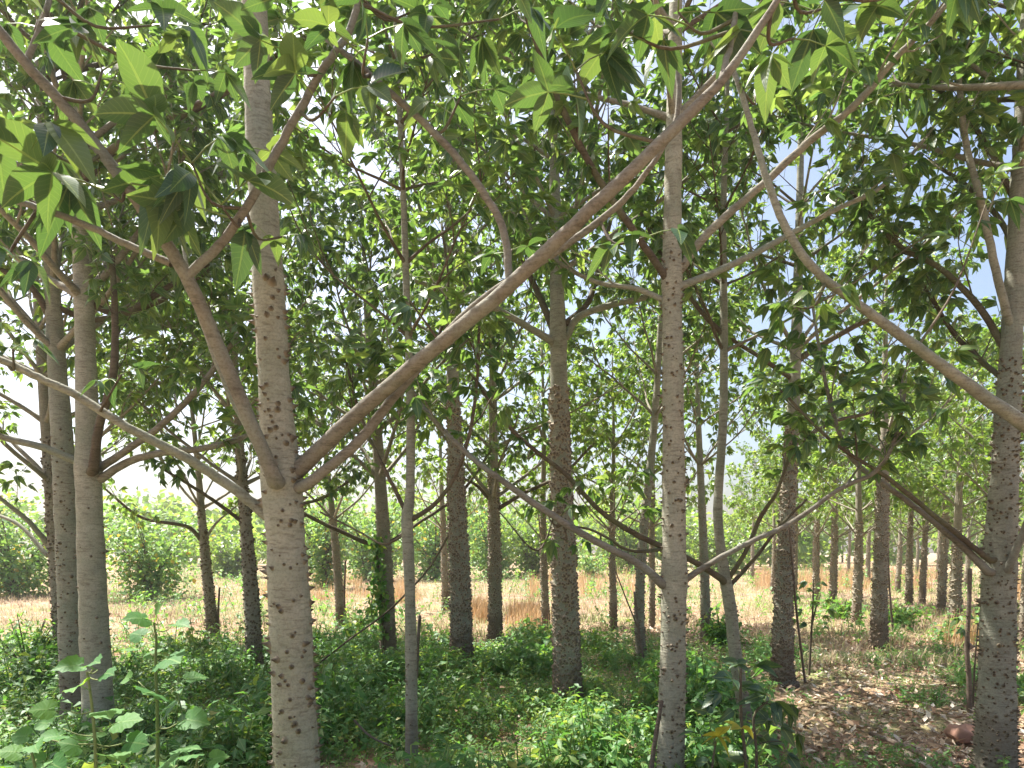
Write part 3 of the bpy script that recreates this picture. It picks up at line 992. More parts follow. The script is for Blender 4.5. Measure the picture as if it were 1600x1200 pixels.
# ------------------------------------------------------------------ trees of the second and third rows
build_tree('thick trunk wrapped in close brown warty thorns, standing in undergrowth at the centre',
           [(889, 1130), (886, 1050), (882, 900), (875, 700), (872, 525), (868, 350), (865, 200)],
           6.8, [41, 40, 37, 30, 26, 18, 13], 7.4, 11, bark=M_BARK_GREY, thorns=(0.0, 3.2, 2900, 0.026, 0, True),
           coll=((3.7, 0.1),),
           boughs=[
               B([(862, 533, 6.75), (820, 508, 6.6), (770, 480, 6.5), (700, 455, 6.4), (620, 430, 6.3)], [12, 11, 9, 8, 5], m=M_BARK_GREY, twigs=5, bare=.4),
               B([(866, 520, 6.8), (850, 480, 6.9), (832, 440, 7.0), (800, 370, 7.0)], [12, 11, 9, 6], m=M_TWIG, twigs=5, bare=.4),
               B([(886, 525, 6.8), (905, 495, 6.8), (960, 475, 6.8), (1015, 462, 6.8), (1080, 420, 6.8)], [13, 11, 10, 9, 6], m=M_BARK_GREY, twigs=6, bare=.4),
               B([(885, 505, 6.8), (920, 470, 7.0), (940, 400, 7.2), (960, 320, 7.4)], [10, 9, 8, 5], m=M_TWIG, twigs=6, bare=.3),
               B([(870, 790, 6.8), (840, 860, 6.6), (780, 800, 6.4)], [3, 3, 2], m=M_TWIG),
           ],
           auto=dict(z0=4.3, L=2.4, n=4, dz=0.6), leaf_size=0.15, dens=1.1, minz=2.9)

build_tree('thick dark thorn crusted trunk between the slender kinked one and a thinner brown one',
           [(722, 1055), (720, 950), (716, 840), (710, 680), (705, 500), (700, 350)],
           9.3, [33, 32, 30, 22, 17, 11], 7.4, 12, bark=M_BARK_GREY, thorns=(0.0, 3.6, 2600, 0.028, 0, True),
           auto=dict(z0=4.4, L=2.6, n=4, dz=0.6), leaf_size=0.15, dens=1.1, minz=3.2)

build_tree('trunk with a dark climbing vine hanging down its left side',
           [(607, 1032), (604, 930), (597, 800), (588, 660), (577, 540), (570, 420)],
           10.3, [24, 24, 20, 16, 12, 8], 6.9, 13, bark=M_BARK_BROWN, thorns=(0.0, 2.2, 700, 0.02, 0, True),
           boughs=[B([(583, 853, 10.3), (545, 836, 10.2), (480, 805, 10.0), (430, 770, 9.9)], [8, 7, 6, 4], m=M_TWIG, twigs=3, bare=.6),
                   B([(605, 850, 10.3), (650, 820, 10.4), (720, 770, 10.6), (770, 700, 10.8)], [6, 5, 5, 4], m=M_TWIG, twigs=3, bare=.6)],
           auto=dict(z0=2.6, L=2.5, n=4, dz=0.65), leaf_size=0.14, dens=1.0, minz=2.2)

build_tree('brown warty trunk of middling width right of the thick dark thorny one',
           [(774, 1010), (773, 900), (771, 740), (770, 600), (768, 480)],
           11.9, [21, 20, 16, 12, 8], 7.0, 14, bark=M_BARK_BROWN, thorns=(0.0, 3.0, 1500, 0.028, 0, True),
           boughs=[B([(778, 795, 11.9), (820, 770, 11.8), (880, 740, 11.5), (930, 690, 11.3)], [7, 6, 5, 4], m=M_TWIG, twigs=4, bare=.5),
                   B([(765, 780, 11.9), (740, 755, 11.8), (700, 740, 11.6)], [6, 5, 4], m=M_TWIG, twigs=3, bare=.5)],
           auto=dict(z0=2.5, L=2.4, n=4, dz=0.7), leaf_size=0.14, dens=0.95, minz=2.25)

build_tree('leftmost thorny trunk with dark thorns showing along its left outline',
           [(97, 1030), (92, 930), (84, 830), (75, 700), (66, 570), (55, 430)],
           8.6, [22, 22, 20, 18, 16, 10], 7.2, 15, bark=M_BARK_BROWN, thorns=(0.0, 3.0, 900, 0.022, 0, False),
           boughs=[B([(76, 852, 8.6), (45, 815, 8.4), (0, 778, 8.2), (-40, 740, 8.0)], [9, 8, 6, 4], m=M_BARK_GREY, twigs=3, bare=.5),
                   B([(74, 868, 8.6), (30, 820, 8.7), (-20, 800, 8.8)], [7, 6, 5], m=M_BARK_GREY)],
           auto=dict(z0=2.5, L=2.6, n=4, dz=0.65), leaf_size=0.15, dens=1.1, minz=2.2)

build_tree('leaning rough trunk with a short dead stick at its foot, beside a broad leaved bush',
           [(334, 1005), (326, 920), (318, 840), (310, 740), (300, 640)],
           12.3, [18, 16, 13, 9, 6], 6.0, 16, bark=M_BARK_BROWN, thorns=(0.0, 2.4, 700, 0.026, 0, False),
           boughs=[B([(314, 843, 12.3), (290, 822, 12.1), (220, 808, 11.8), (160, 760, 11.5)], [7, 6, 5, 3], m=M_TWIG, twigs=3, bare=.5),
                   B([(322, 840, 12.3), (340, 815, 12.3), (370, 790, 12.3)], [5, 4, 3], m=M_BARK_GREY, twigs=2, bare=.5)],
           auto=dict(z0=2.4, L=2.6, n=4, dz=0.65), leaf_size=0.15, dens=1.1, minz=2.05)

build_tree('dark thorny trunk close behind the nearest pale trunk on its left',
           [(399, 1065), (394, 950), (385, 830), (376, 720), (369, 600), (362, 480)],
           8.9, [24, 23, 18, 14, 11, 8], 6.8, 17, bark=M_BARK_BROWN, thorns=(0.0, 2.9, 1100, 0.022, 0, False),
           boughs=[B([(378, 815, 8.9), (345, 790, 8.8), (300, 760, 8.6), (250, 730, 8.4)], [6, 6, 5, 4], m=M_TWIG, twigs=3, bare=.6),
                   B([(382, 800, 8.9), (430, 790, 8.9), (500, 780, 8.9), (560, 740, 9)], [6, 5, 5, 4], m=M_TWIG, twigs=4, bare=.5)],
           auto=dict(z0=2.5, L=2.5, n=4, dz=0.65), leaf_size=0.15, dens=1.1, minz=2.3)

build_tree('thin tan trunk with a bare stick, between the nearest trunk and the vine draped one',
           [(533, 990), (528, 900), (519, 800), (508, 700), (500, 600)],
           13.6, [14, 13, 10, 7, 5], 5.8, 18, bark=M_BARK_BROWN, thorns=(0.0, 2.4, 500, 0.024, 0, True),
           auto=dict(z0=2.2, L=2.4, n=4, dz=0.65), leaf_size=0.14, dens=1.0, n_leaf_parts=250, minz=2.0)

build_tree('gently curved trunk with a thin leaning stick against it, left of the middle foreground trunk',
           [(1003, 1050), (999, 950), (1004, 850), (1015, 740), (1024, 640), (1030, 540), (1035, 430)],
           9.6, [16, 15, 14, 12, 11, 9, 7], 6.6, 19, bark=M_BARK_GREY, thorns=(0.0, 2.6, 700, 0.019, 0, True),
           auto=dict(z0=3.5, L=2.0, n=4, dz=0.7), leaf_size=0.14, dens=0.9, minz=2.9)

build_tree('slender trunk in the third row just right of the middle foreground trunk',
           [(1104, 1008), (1101, 900), (1097, 800), (1092, 680), (1088, 560)],
           12.0, [16, 14, 12, 9, 7], 6.6, 20, bark=M_BARK_GREY, thorns=(0.0, 2.4, 600, 0.02, 0, True),
           auto=dict(z0=3.0, L=2.2, n=4, dz=0.8), leaf_size=0.14, dens=0.85, minz=2.7)

build_tree('dark footed warty trunk at the border of green undergrowth and fallen leaves',
           [(1223, 1075), (1223, 980), (1228, 850), (1236, 700), (1243, 560), (1249, 350), (1252, 160)],
           8.2, [30, 29, 24, 20, 17, 12, 8], 7.4, 21, bark=M_BARK_GREY, thorns=(0.0, 3.2, 2300, 0.025, 0, True),
           boughs=[
               B([(1250, 560, 8.2), (1290, 535, 8.1), (1345, 505, 8.0), (1410, 475, 7.9), (1480, 430, 7.8)], [10, 9, 8, 7, 5], m=M_TWIG, twigs=6, bare=.4),
               B([(1235, 590, 8.2), (1190, 560, 8.2), (1130, 520, 8.2), (1080, 470, 8.2)], [8, 7, 6, 4], m=M_TWIG, twigs=5, bare=.4),
               B([(1232, 700, 8.2), (1300, 660, 8.4), (1370, 640, 8.6), (1440, 590, 8.8)], [7, 6, 5, 4], m=M_TWIG, twigs=5, bare=.4),
           ],
           auto=dict(z0=4.0, L=2.0, n=4, dz=0.75), leaf_size=0.15, dens=0.7, minz=2.9)

build_tree('straight sunlit tan trunk rising from the dry leaf floor, tallest of the right-hand rows',
           [(1373, 1020), (1375, 900), (1379, 780), (1382, 680), (1383, 550), (1385, 450)],
           11.2, [23, 21, 18, 12, 8, 5], 6.4, 22, bark=M_BARK_BROWN, thorns=(0.0, 2.8, 1400, 0.028, 0, True),
           auto=dict(z0=3.2, L=2.2, n=4, dz=0.8), leaf_size=0.14, dens=0.8, leafmat=M_LEAF_FAR, minz=2.7)

# ------------------------------------------------------------------ far trees: four kinds of crown, shared
def far_variant(seed, H, r0):
    G = Grow(seed)
    g = G.rng
    C = np.array([[0, 0, -0.1], [0.03, 0.02, H * .35], [-0.04, 0.03, H * .65], [0.02, 0, H]])
    C = catmull(C, 6)
    tb = Buf()
    tube(tb, C, np.interp(C[:, 2], [0, H * .35, H], [r0, r0 * .75, r0 * .15]), 9, g, 0.03)
    n = 420
    zz = g.uniform(0, H * .42, n)
    a = g.uniform(0, 6.28, n)
    o = np.stack([np.cos(a), np.sin(a), np.zeros(n)], 1)
    c = np.stack([np.interp(zz, C[:, 2], C[:, k]) for k in (0, 1)] + [zz], 1)
    rr = np.interp(zz, [0, H * .35, H], [r0, r0 * .75, r0 * .15])
    th = Buf()
    stamp(th, THORN_LOW, c + o * rr[:, None], frames(o, np.array([0, 0, 1.0])[None]), g.uniform(.018, .036, n), np.zeros(n))
    bb = Buf()
    z = 1.9
    az0 = g.uniform(0, 6)
    while z < H - .3:
        i = int(np.argmin(np.abs(C[:, 2] - z)))
        for k in range(4):
            az = az0 + k * 1.57 + g.uniform(-.3, .3)
            el = math.radians(g.uniform(25, 50))
            fr = (H - z) / (H - 1.9)
            L = 2.3 * (.35 + .65 * fr ** .7) * g.uniform(.75, 1.15)
            G.bough(bb, C[i], np.array([math.cos(az) * math.cos(el), math.sin(az) * math.cos(el), math.sin(el)]), L, .022, .15, .22, 4, bare=.4)
        az0 += .8
        z += .85 * g.uniform(.8, 1.2)
    lp, lR, lS = G.arrays()
    cb = Buf()
    v = g.integers(0, 4, len(lp))
    for k in range(4):
        s = v == k
        stamp(cb, PALM_LOW[k], lp[s], lR[s], lS[s] * 1.1, g.random(s.sum()))
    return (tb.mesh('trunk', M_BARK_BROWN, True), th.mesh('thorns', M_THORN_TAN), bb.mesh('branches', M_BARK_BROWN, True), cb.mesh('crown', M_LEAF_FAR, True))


FAR = [far_variant(200 + i, [5.6, 6.2, 5.2, 6.6][i], 0.10) for i in range(4)]
far_list = [
    (697, 955, 12, 'thin tan field trunk between the vine draped tree and the thick dark one'),
    (853, 988, 13, 'thin sunlit trunk close left of the thick warty trunk at the centre'),
    (959, 985, 12, 'thin trunk in the dry field between the central warty trunk and the curved one'),
    (1019, 978, 10, 'thin trunk half hidden behind the curved trunk left of the middle foreground tree'),
    (1207, 930, 7, 'faint slender trunk in the field behind the dark footed warty trunk, to its left'),
    (1242, 942, 7, 'faint slender trunk behind the dark footed warty trunk, to its right'),
    (1275, 950, 11, 'rear-row trunk behind the leafy sapling near the tall dry grass'),
    (1301, 950, 12, 'brown trunk before orange dry grass, between a sapling and a wider pale trunk'),
    (1338, 976, 15, 'pale warty trunk next left of the straight sunlit tan trunk'),
    (1356, 912, 7, 'very distant thin trunk close left of the straight sunlit tan trunk'),
    (1402, 926, 8, 'distant thin trunk just right of the straight sunlit tan trunk'),
    (1420, 944, 11, 'distant trunk leaning right, the left one of a leaning pair'),
    (1440, 946, 10, 'distant trunk curving right, the right one of a leaning pair'),
    (1470, 958, 13, 'pale distant trunk right of the leaning pair'),
    (1492, 985, 18, 'broad tan warty trunk behind the upright dark dead stick'),
    (1466, 906, 6, 'tiny far trunk seen over the leaf floor left of the broad tan warty one'),
    (1509, 920, 7, 'tiny far trunk seen over the leaf floor right of the broad tan warty one'),
    (1543, 968, 15, 'blurry brown trunk partly behind the tall trunk by the red stone'),
    (1598, 1012, 12, 'brown trunk cut by the right edge, behind the tall trunk by the red stone'),
    (1175, 905, 6, 'far thin trunk in the field beside the slim bending young trunk'),
    (1325, 900, 5, 'farthest faint trunk standing in the orange dry grass, left of the pale warty one'),
    (1385, 898, 5, 'farthest faint trunk seen right behind the straight sunlit tan trunk'),
    (1432, 895, 5, 'farthest faint trunk seen between the trunks of the leaning pair'),
    (1580, 905, 6, 'farthest faint trunk to the right of the tall trunk by the red stone'),
]
rg = np.random.default_rng(77)
for i, (px, by, w, lab) in enumerate(far_list):
    d = EYE * F / (by - HOR)
    sc = w / 2 / F * d / 0.10
    hs = 1.0 + rg.uniform(-.08, .12)
    root = link('thorn_tree', None, label=lab, cat='tree', group=TREE_GROUP)
    root.location = (P(px, by, d)[0], d, 0)
    root.rotation_euler = (0, math.radians((px - 1000) / 11000 * 57), rg.uniform(0, 6.28))
    root.rotation_euler = Matrix.Rotation(math.atan((px - 1000) / 11000), 3, 'Y').to_4x4().to_euler()
    ms = FAR[i % 4]
    zr = rg.uniform(0, 6.28)
    t = link('trunk', ms[0], root)
    t.scale = (sc, sc, hs)
    t.rotation_euler[2] = zr
    h = link('thorns', ms[1], t, kind='stuff')
    b = link('branches', ms[2], root)
    c = link('crown', ms[3], root, kind='stuff')
    for o in (b, c):
        o.rotation_euler[2] = zr
        o.scale = (hs, hs, hs)


# ------------------------------------------------------------------ bushes
def tpl_oval(n=2, W=0.36):
    b = Buf()
    b.add(*leaflet(1.0, W, n, 0, math.radians(-15), 0.5, 0, 0.25, np.zeros(3)))
    return np.concatenate(b.V), np.concatenate(b.T), np.concatenate(b.A)


OVAL = tpl_oval(3, 0.40)
OVAL_LOW = tpl_oval(2, 0.42)
NARROW = tpl_oval(3, 0.17)
MESH_NARROW = tpl_mesh('narrow_leaf', NARROW, M_HERB)
BUSH_GROUP = 'bushes along the far side of the field'


def bush(name, label, px, base_y, w, h, n, leaf, tpl=OVAL_LOW, mat=M_BUSH, seed=0, parts=0, cat='bush', group=BUSH_GROUP, lift=0.1):
    g = np.random.default_rng(seed + 900)
    d = EYE * F / (base_y - HOR)
    if group == BUSH_GROUP:
        h, n, w = h * 1.4, int(n * 1.7), w * 1.45
    W, H = w / F * d / 2, h / F * d
    root = link(name, None, label=label, cat=cat, group=group)
    base = P(px, base_y, d)
    base[2] = 0
    root.location = base
    sb = Buf()
    lp, lf = [], []
    nst = 12 if parts == 0 else 16
    for k in range(nst):
        a = g.uniform(0, 6.28)
        rr = g.uniform(.1, 1) ** .5 * W * .9
        top = np.array([math.cos(a) * rr, math.sin(a) * rr, H * g.uniform(.6, 1.02) * (1 - .35 * (rr / W) ** 2)])
        q = catmull([(0, 0, -.03), (top[0] * .25, top[1] * .25, top[2] * .45), top], 4)
        tube(sb, q, np.linspace(.012 + .012 * H, .005, len(q)), 4)
        m = n // nst
        t = g.uniform(lift, 1.0, m) ** .8
        idx = np.clip((t * (len(q) - 1)).astype(int), 0, len(q) - 1)
        cl = q[idx] + g.normal(0, 1, (m, 3)) * np.array([W * .17, W * .17, H * .08])
        cl[:, 2] = np.abs(cl[:, 2] - .04) + .04
        lp.append(cl)
        lf.append(unit(g.normal(0, 1, (m, 3)) * np.array([1, 1, .35]) + np.array([0, 0, -.15])))
    link('stem', sb.mesh('stem', M_TWIG, True), root)
    lp = np.concatenate(lp)
    lf = np.concatenate(lf)
    up = unit(np.array([0, 0, 1.0]) + g.normal(0, .45, lp.shape))
    R = frames(lf, up)
    S_ = leaf * g.uniform(.6, 1.2, len(lp))
    wy = lp[:, 1]
    order = np.argsort(wy)
    part = order[:parts]
    for i in part:
        o = link('leaf', MESH_NARROW, root)
        o.matrix_basis = Matrix.Translation(lp[i]) @ Matrix((R[i] * S_[i]).tolist()).to_4x4()
    rest = np.ones(len(lp), bool)
    rest[part] = False
    b = Buf()
    stamp(b, tpl, lp[rest], R[rest], S_[rest], g.random(rest.sum()))
    link('foliage', b.mesh('foliage', mat, True), root, kind='stuff')
    return root


bush('broad_leaved_bush', 'big broad leaved bush with many yellowing leaves at the left edge of the field', 20, 932, 250, 150, 2600, .20, seed=1)
bush('broad_leaved_bush', 'dark green broad leaved bush seen between the smooth pale trunk and the leaning rough trunk', 238, 936, 160, 150, 1900, .18, seed=2)
bush('field_bush', 'low light green bush right of the leaning rough trunk, far off', 360, 903, 110, 75, 1200, .28, seed=3, mat=M_LEAF_FAR)
bush('broad_leaved_bush', 'broad leaved bush with yellow flecks between the nearest trunk and the thin tan trunk', 510, 920, 110, 150, 1900, .2, seed=4)
bush('field_bush', 'bright bush behind the vine draped trunk', 575, 908, 130, 120, 1500, .26, seed=5)
bush('field_bush', 'bush with orange flecks right of the slender kinked trunk', 680, 906, 130, 120, 1500, .26, seed=6)
bush('field_bush', 'bluish green bush seen left and right of the brown warty trunk', 770, 903, 140, 115, 1500, .28, seed=7)
bush('field_bush', 'pale bush between the brown warty trunk and the central thick trunk', 835, 905, 90, 90, 1300, .26, seed=8, mat=M_LEAF_FAR)
bush('field_bush', 'small round bush in the field just right of the central thick trunk', 925, 903, 60, 36, 500, .2, seed=9)
bush('field_bush', 'tall hazy bush beyond the field left of the middle foreground trunk', 985, 896, 130, 120, 1400, .32, seed=10, mat=M_LEAF_FAR)
bush('field_bush', 'wide hazy bush seen between the two slender trunks right of centre', 1130, 897, 170, 90, 1400, .32, seed=11, mat=M_LEAF_FAR)
bush('low_shrub', 'low leafy shrub on the dry ground behind the straight sunlit tan trunk', 1408, 978, 110, 45, 700, .10, tpl=OVAL, seed=12, mat=M_HERB, group='low shrubs on the leaf floor')
bush('low_shrub', 'low leafy shrub around the foot of the slender third row trunk', 1125, 1010, 90, 70, 700, .09, tpl=OVAL, seed=13, mat=M_HERB, group='low shrubs on the leaf floor')
bush('low_shrub', 'small green clump left of the pale warty trunk in the rear rows', 1318, 968, 50, 40, 300, .10, tpl=OVAL, seed=14, mat=M_HERB, group='low shrubs on the leaf floor')
bush('weed_bush', 'dense dark weed bush with narrow leaves at the left edge, on red soil', 42, 1072, 120, 125, 1900, .085, tpl=NARROW, mat=M_HERB, seed=15, parts=220, cat='bush', group=None)


def treeline():
    g = np.random.default_rng(31)
    b = Buf()
    wb = Buf()
    for k in range(64):
        x = -75 + 150 * (k / 63) + g.uniform(-1.5, 1.5)
        y = g.uniform(58, 95)
        H = g.uniform(4.6, 6.4) * (y / 60)
        W = g.uniform(2.2, 4.0)
        n = 330
        u = unit(g.normal(0, 1, (n, 3))) * (g.uniform(.55, 1.0, n) ** .5)[:, None]
        lump = 1 + .25 * np.sin(u[:, :1] * 7 + k) * np.cos(u[:, 1:2] * 6)
        p = np.array([x, y, H * .52]) + u * lump * np.array([W, W, H * .5])
        R = frames(unit(g.normal(0, 1, (n, 3))), unit(np.array([0, 0, 1.0]) + g.normal(0, .5, (n, 3))))
        stamp(b, OVAL_LOW, p, R, g.uniform(.55, 1.2, n), g.random(n))
        tube(wb, [(x, y, 0), (x + .1, y, H * .6)], [.14, .06], 5)
    link('far_treeline', b.mesh('far_treeline', M_LEAF_FAR, True), kind='stuff', label='hazy line of far trees closing the field at the horizon', cat='trees')
    link('far_treeline_trunks', wb.mesh('far_treeline_trunks', M_BARK_BROWN, True), kind='stuff', label='dim trunks under the hazy far tree line', cat='trees')


treeline()


# ------------------------------------------------------------------ undergrowth, litter, grass
def vnoise(x, y, s, seed):
    g = np.random.default_rng(seed)
    ph = g.uniform(0, 6.28, (6, 2))
    an = g.uniform(0, 6.28, 6)
    out = 0
    for k in range(6):
        f = s * (1 + .45 * k)
        out = out + np.sin((x * math.cos(an[k]) + y * math.sin(an[k])) * f + ph[k, 0]) / (1 + .4 * k)
    return out / 3.0


def sprig(seed, n=9):
    """a weed shoot: thin stem with opposite pointed leaves; about 1 tall"""
    r = random.Random(seed)
    b = Buf()
    lean = np.array([r.uniform(-.5, .5), r.uniform(-.5, .5)])
    st = np.array([(0, 0, 0), (lean[0] * .3, lean[1] * .3, .55), (lean[0], lean[1], 1.0)])
    tube(b, st[[0, 2]], .012, 3, cap=False)
    for k in range(n):
        t = .2 + .8 * k / (n - 1)
        i = t * (len(st) - 1)
        i0 = min(int(i), len(st) - 2)
        o = st[i0] + (st[i0 + 1] - st[i0]) * (i - i0)
        a = k * 2.5 + r.uniform(-.4, .4)
        V, T, A = leaflet(r.uniform(.20, .40) * (1.1 - .3 * t), r.uniform(.17, .30), 2, a, math.radians(r.uniform(-25, 40)), .9, r.uniform(-.4, .4), .25, o)
        A[:, 0] += r.uniform(-.12, .12)
        b.add(V, T, A)
    return np.concatenate(b.V), np.concatenate(b.T), np.concatenate(b.A)


SPRIGS = [sprig(i, [9, 11, 8, 10, 12, 9][i]) for i in range(6)]


def edge_right(y):
    """x beyond which the green undergrowth gives way to fallen leaves"""
    return np.interp(y, [2, 4, 5.5, 7, 9, 11, 14], [0.9, 1.35, 2.0, 2.7, 2.5, 2.6, 2.2])


def undergrowth():
    g = np.random.default_rng(5)
    N = 40000
    y = 1.9 + 11.2 * g.random(N) ** 0.85
    x = g.uniform(-1, 1, N) * (y * .86 + .6)
    e = edge_right(y) - x
    far = np.clip((12.6 + .8 * vnoise(x, y, .9, 3) - y) / 1.8, 0, 1)
    left_open = np.where((x < -5.2) & (y > 8.6), .35, 1)
    dens = np.clip(.5 + e / 1.0, 0.0, 1) * far * left_open
    hole = vnoise(x, y, 1.7, 9) < -.62
    patch = (vnoise(x, y, 1.3, 12) > .1) & (e <= 0) & (y > 4.3)
    dens = np.where(hole, dens * .2, dens)
    dens = np.where(patch, np.maximum(dens, .75 * far), dens)
    dens = np.maximum(dens, .06 * far)
    k = g.random(N) < dens
    x, y, e = x[k], y[k], e[k]
    h = .10 + .17 * np.clip(vnoise(x, y, 1.9, 4) + .4, 0, 1.6) + .16 * np.clip(vnoise(x, y, 5.0, 6), 0, 1)
    h = h * np.where(e > 0, 1, .6) * g.uniform(.55, 1.45, len(x))
    a = g.uniform(0, 6.28, len(x))
    R = frames(np.stack([np.cos(a), np.sin(a), g.uniform(-.3, .3, len(x))], 1), np.array([0, 0, 1.0])[None] + g.normal(0, .38, (len(x), 3)))
    v = g.integers(0, 6, len(x))
    tone = np.clip(np.where(e > 0, .45, .8) + .3 * vnoise(x, y, 1.2, 21) + g.normal(0, .2, len(x)), .02, .98)
    b = Buf()
    for q in range(6):
        s = v == q
        stamp(b, SPRIGS[q], np.stack([x[s], y[s], gz(x[s], y[s]) - .02], 1), R[s], h[s] * 1.12, tone[s])
    link('undergrowth', b.mesh('undergrowth', M_HERB, True), kind='stuff', label='thick leafy green undergrowth spreading between the trunks', cat='undergrowth')


undergrowth()


def field_weeds():
    g = np.random.default_rng(55)
    N = 3800
    y = 11.5 + 44 * g.random(N) ** 1.5
    x = g.uniform(-1, 1, N) * (y * .82 + 1)
    k = vnoise(x, y, .55, 61) + .5 * vnoise(x, y, 1.7, 62) > .05
    x, y = x[k], y[k]
    n = len(x)
    a = g.uniform(0, 6.28, n)
    R = frames(np.stack([np.cos(a), np.sin(a), g.uniform(-.3, .3, n)], 1), np.array([0, 0, 1.0])[None] + g.normal(0, .3, (n, 3)))
    b = Buf()
    v = g.integers(0, 6, n)
    for q in range(6):
        s = v == q
        stamp(b, SPRIGS[q], np.stack([x[s], y[s], np.zeros(s.sum())], 1), R[s], g.uniform(.15, .48, s.sum()) * (1 + y[s] / 60), g.uniform(.3, .98, s.sum()))
    link('field_weeds', b.mesh('field_weeds', M_HERB, True), kind='stuff', label='scattered green weeds growing through the dry field grass', cat='weeds')


field_weeds()


def litter():
    g = np.random.default_rng(6)
    N = 85000
    y = 2.2 + 15 * g.random(N) ** 1.1
    x = g.uniform(-1, 1, N) * (y * .86 + .6)
    e = x - edge_right(y)
    dens = np.clip(.5 + e / 1.2, .06, 1) * np.clip((17 - y) / 6, .1, 1)
    k = g.random(N) < dens
    x, y = x[k], y[k]
    n = len(x)
    b = Buf()
    tp = [leaflet(1, w, 2, 0, math.radians(8), c, t, f, np.zeros(3)) for (w, c, t, f) in ((.2, 1.2, .9, .5), (.26, -.9, -.7, .3), (.16, 1.6, 1.4, .7), (.3, .6, .4, .25))]
    a = g.uniform(0, 6.28, n)
    R = frames(np.stack([np.cos(a), np.sin(a), g.uniform(-.2, .2, n)], 1), np.array([0, 0, 1.0])[None] + g.normal(0, .3, (n, 3)))
    v = g.integers(0, 4, n)
    for q in range(4):
        s = v == q
        stamp(b, tp[q], np.stack([x[s], y[s], gz(x[s], y[s]) + g.uniform(.004, .05, s.sum())], 1), R[s], g.uniform(.035, .11, s.sum()), g.random(s.sum()) ** .8 * .99)
    link('leaf_litter', b.mesh('leaf_litter', M_LITTER, True), kind='stuff', label='brown and bleached fallen leaves carpeting the ground', cat='fallen leaves')


litter()


def blades(N, pos, hgt, tone, lean, g, width=.006):
    """N tapering bent blades as two triangles each"""
    a = g.uniform(0, 6.28, N)
    dx, dy = np.cos(a), np.sin(a)
    w = width * np.ones(N)
    base = pos
    s = np.stack([-dy, dx, np.zeros(N)], 1) * w[:, None]
    mid = base + np.stack([dx * lean * .35, dy * lean * .35, np.ones(N) * .6], 1) * hgt[:, None]
    tip = base + np.stack([dx * lean, dy * lean, np.ones(N) * (1 - .2 * lean)], 1) * hgt[:, None]
    V = np.stack([base - s, base + s, mid - s * .7, mid + s * .7, tip], 1).reshape(-1, 3)
    k = np.arange(N)[:, None, None] * 5
    T = (np.array([[0, 1, 3], [0, 3, 2], [2, 3, 4]])[None] + k).reshape(-1, 3)
    A = np.zeros((N * 5, 4))
    A[:, 0] = np.repeat(tone, 5)
    return V, T, A


def dry_grass():
    g = np.random.default_rng(8)
    nt = 11000
    y = 9.5 + 38 * g.random(nt) ** 1.25
    x = g.uniform(-1, 1, nt) * (y * .82 + 1)
    e = edge_right(y) - x
    k = (y > 12.2 + .8 * vnoise(x, y, .9, 3)) | ((e < -1.0) & (g.random(nt) < .6)) | (g.random(nt) < .12)
    k &= vnoise(x, y, .8, 15) > -.75
    x, y = x[k], y[k]
    per = 9
    n = len(x) * per
    X = np.repeat(x, per) + g.normal(0, .10, n) * np.repeat(1 + y / 25, per)
    Y = np.repeat(y, per) + g.normal(0, .10, n)
    grn = np.clip(.42 + .32 * vnoise(x, y, .45, 17) + .27 * g.normal(0, 1, len(x)), 0.0, .97)
    h = np.repeat(g.uniform(.07, .27, len(x)) * (1 + .4 * vnoise(x, y, .7, 19)), per) * g.uniform(.5, 1.2, n)
    V, T, A = blades(n, np.stack([X, Y, np.zeros(n)], 1), h, np.clip(np.repeat(grn, per) + g.normal(0, .06, n), 0, .99), g.uniform(.3, 1.5, n), g, .009)
    V[:, 0] = V[:, 0]
    b = Buf()
    b.add(V, T, A)
    link('dry_grass', b.mesh('dry_grass', M_DRY), kind='stuff', label='pale straw coloured grass over the open field', cat='grass')
    # tall orange stands
    spots = [(1180, 1330, 896, 925, 210), (1330, 1460, 892, 925, 120), (1560, 1640, 900, 945, 60), (1480, 1560, 990, 1015, 45),
             (615, 645, 930, 945, 50), (735, 765, 950, 975, 60), (800, 850, 955, 990, 70), (410, 470, 925, 940, 60), (820, 1000, 898, 935, 90), (450, 640, 900, 940, 110)]
    b = Buf()
    for (x0, x1, y0, y1, m) in spots:
        py = g.uniform(y0, y1, m)
        px = g.uniform(x0, x1, m)
        d = EYE * F / (py - HOR)
        X = (px - 800) / F * d
        n = m * 14
        hh = np.repeat(g.uniform(.35, 1.0, m), 14) * g.uniform(.5, 1.1, n)
        if x1 < 1000 or x0 == 1480:
            hh *= .65
        V, T, A = blades(n, np.stack([np.repeat(X, 14) + g.normal(0, .12, n), np.repeat(d, 14) + g.normal(0, .12, n), np.zeros(n)], 1), hh, g.random(n) * .99, g.uniform(.05, .4, n), g, .009)
        b.add(V, T, A)
    link('tall_dry_grass', b.mesh('tall_dry_grass', M_TALL), kind='stuff', label='stands of tall orange tinted dry grass in the field', cat='grass')


dry_grass()


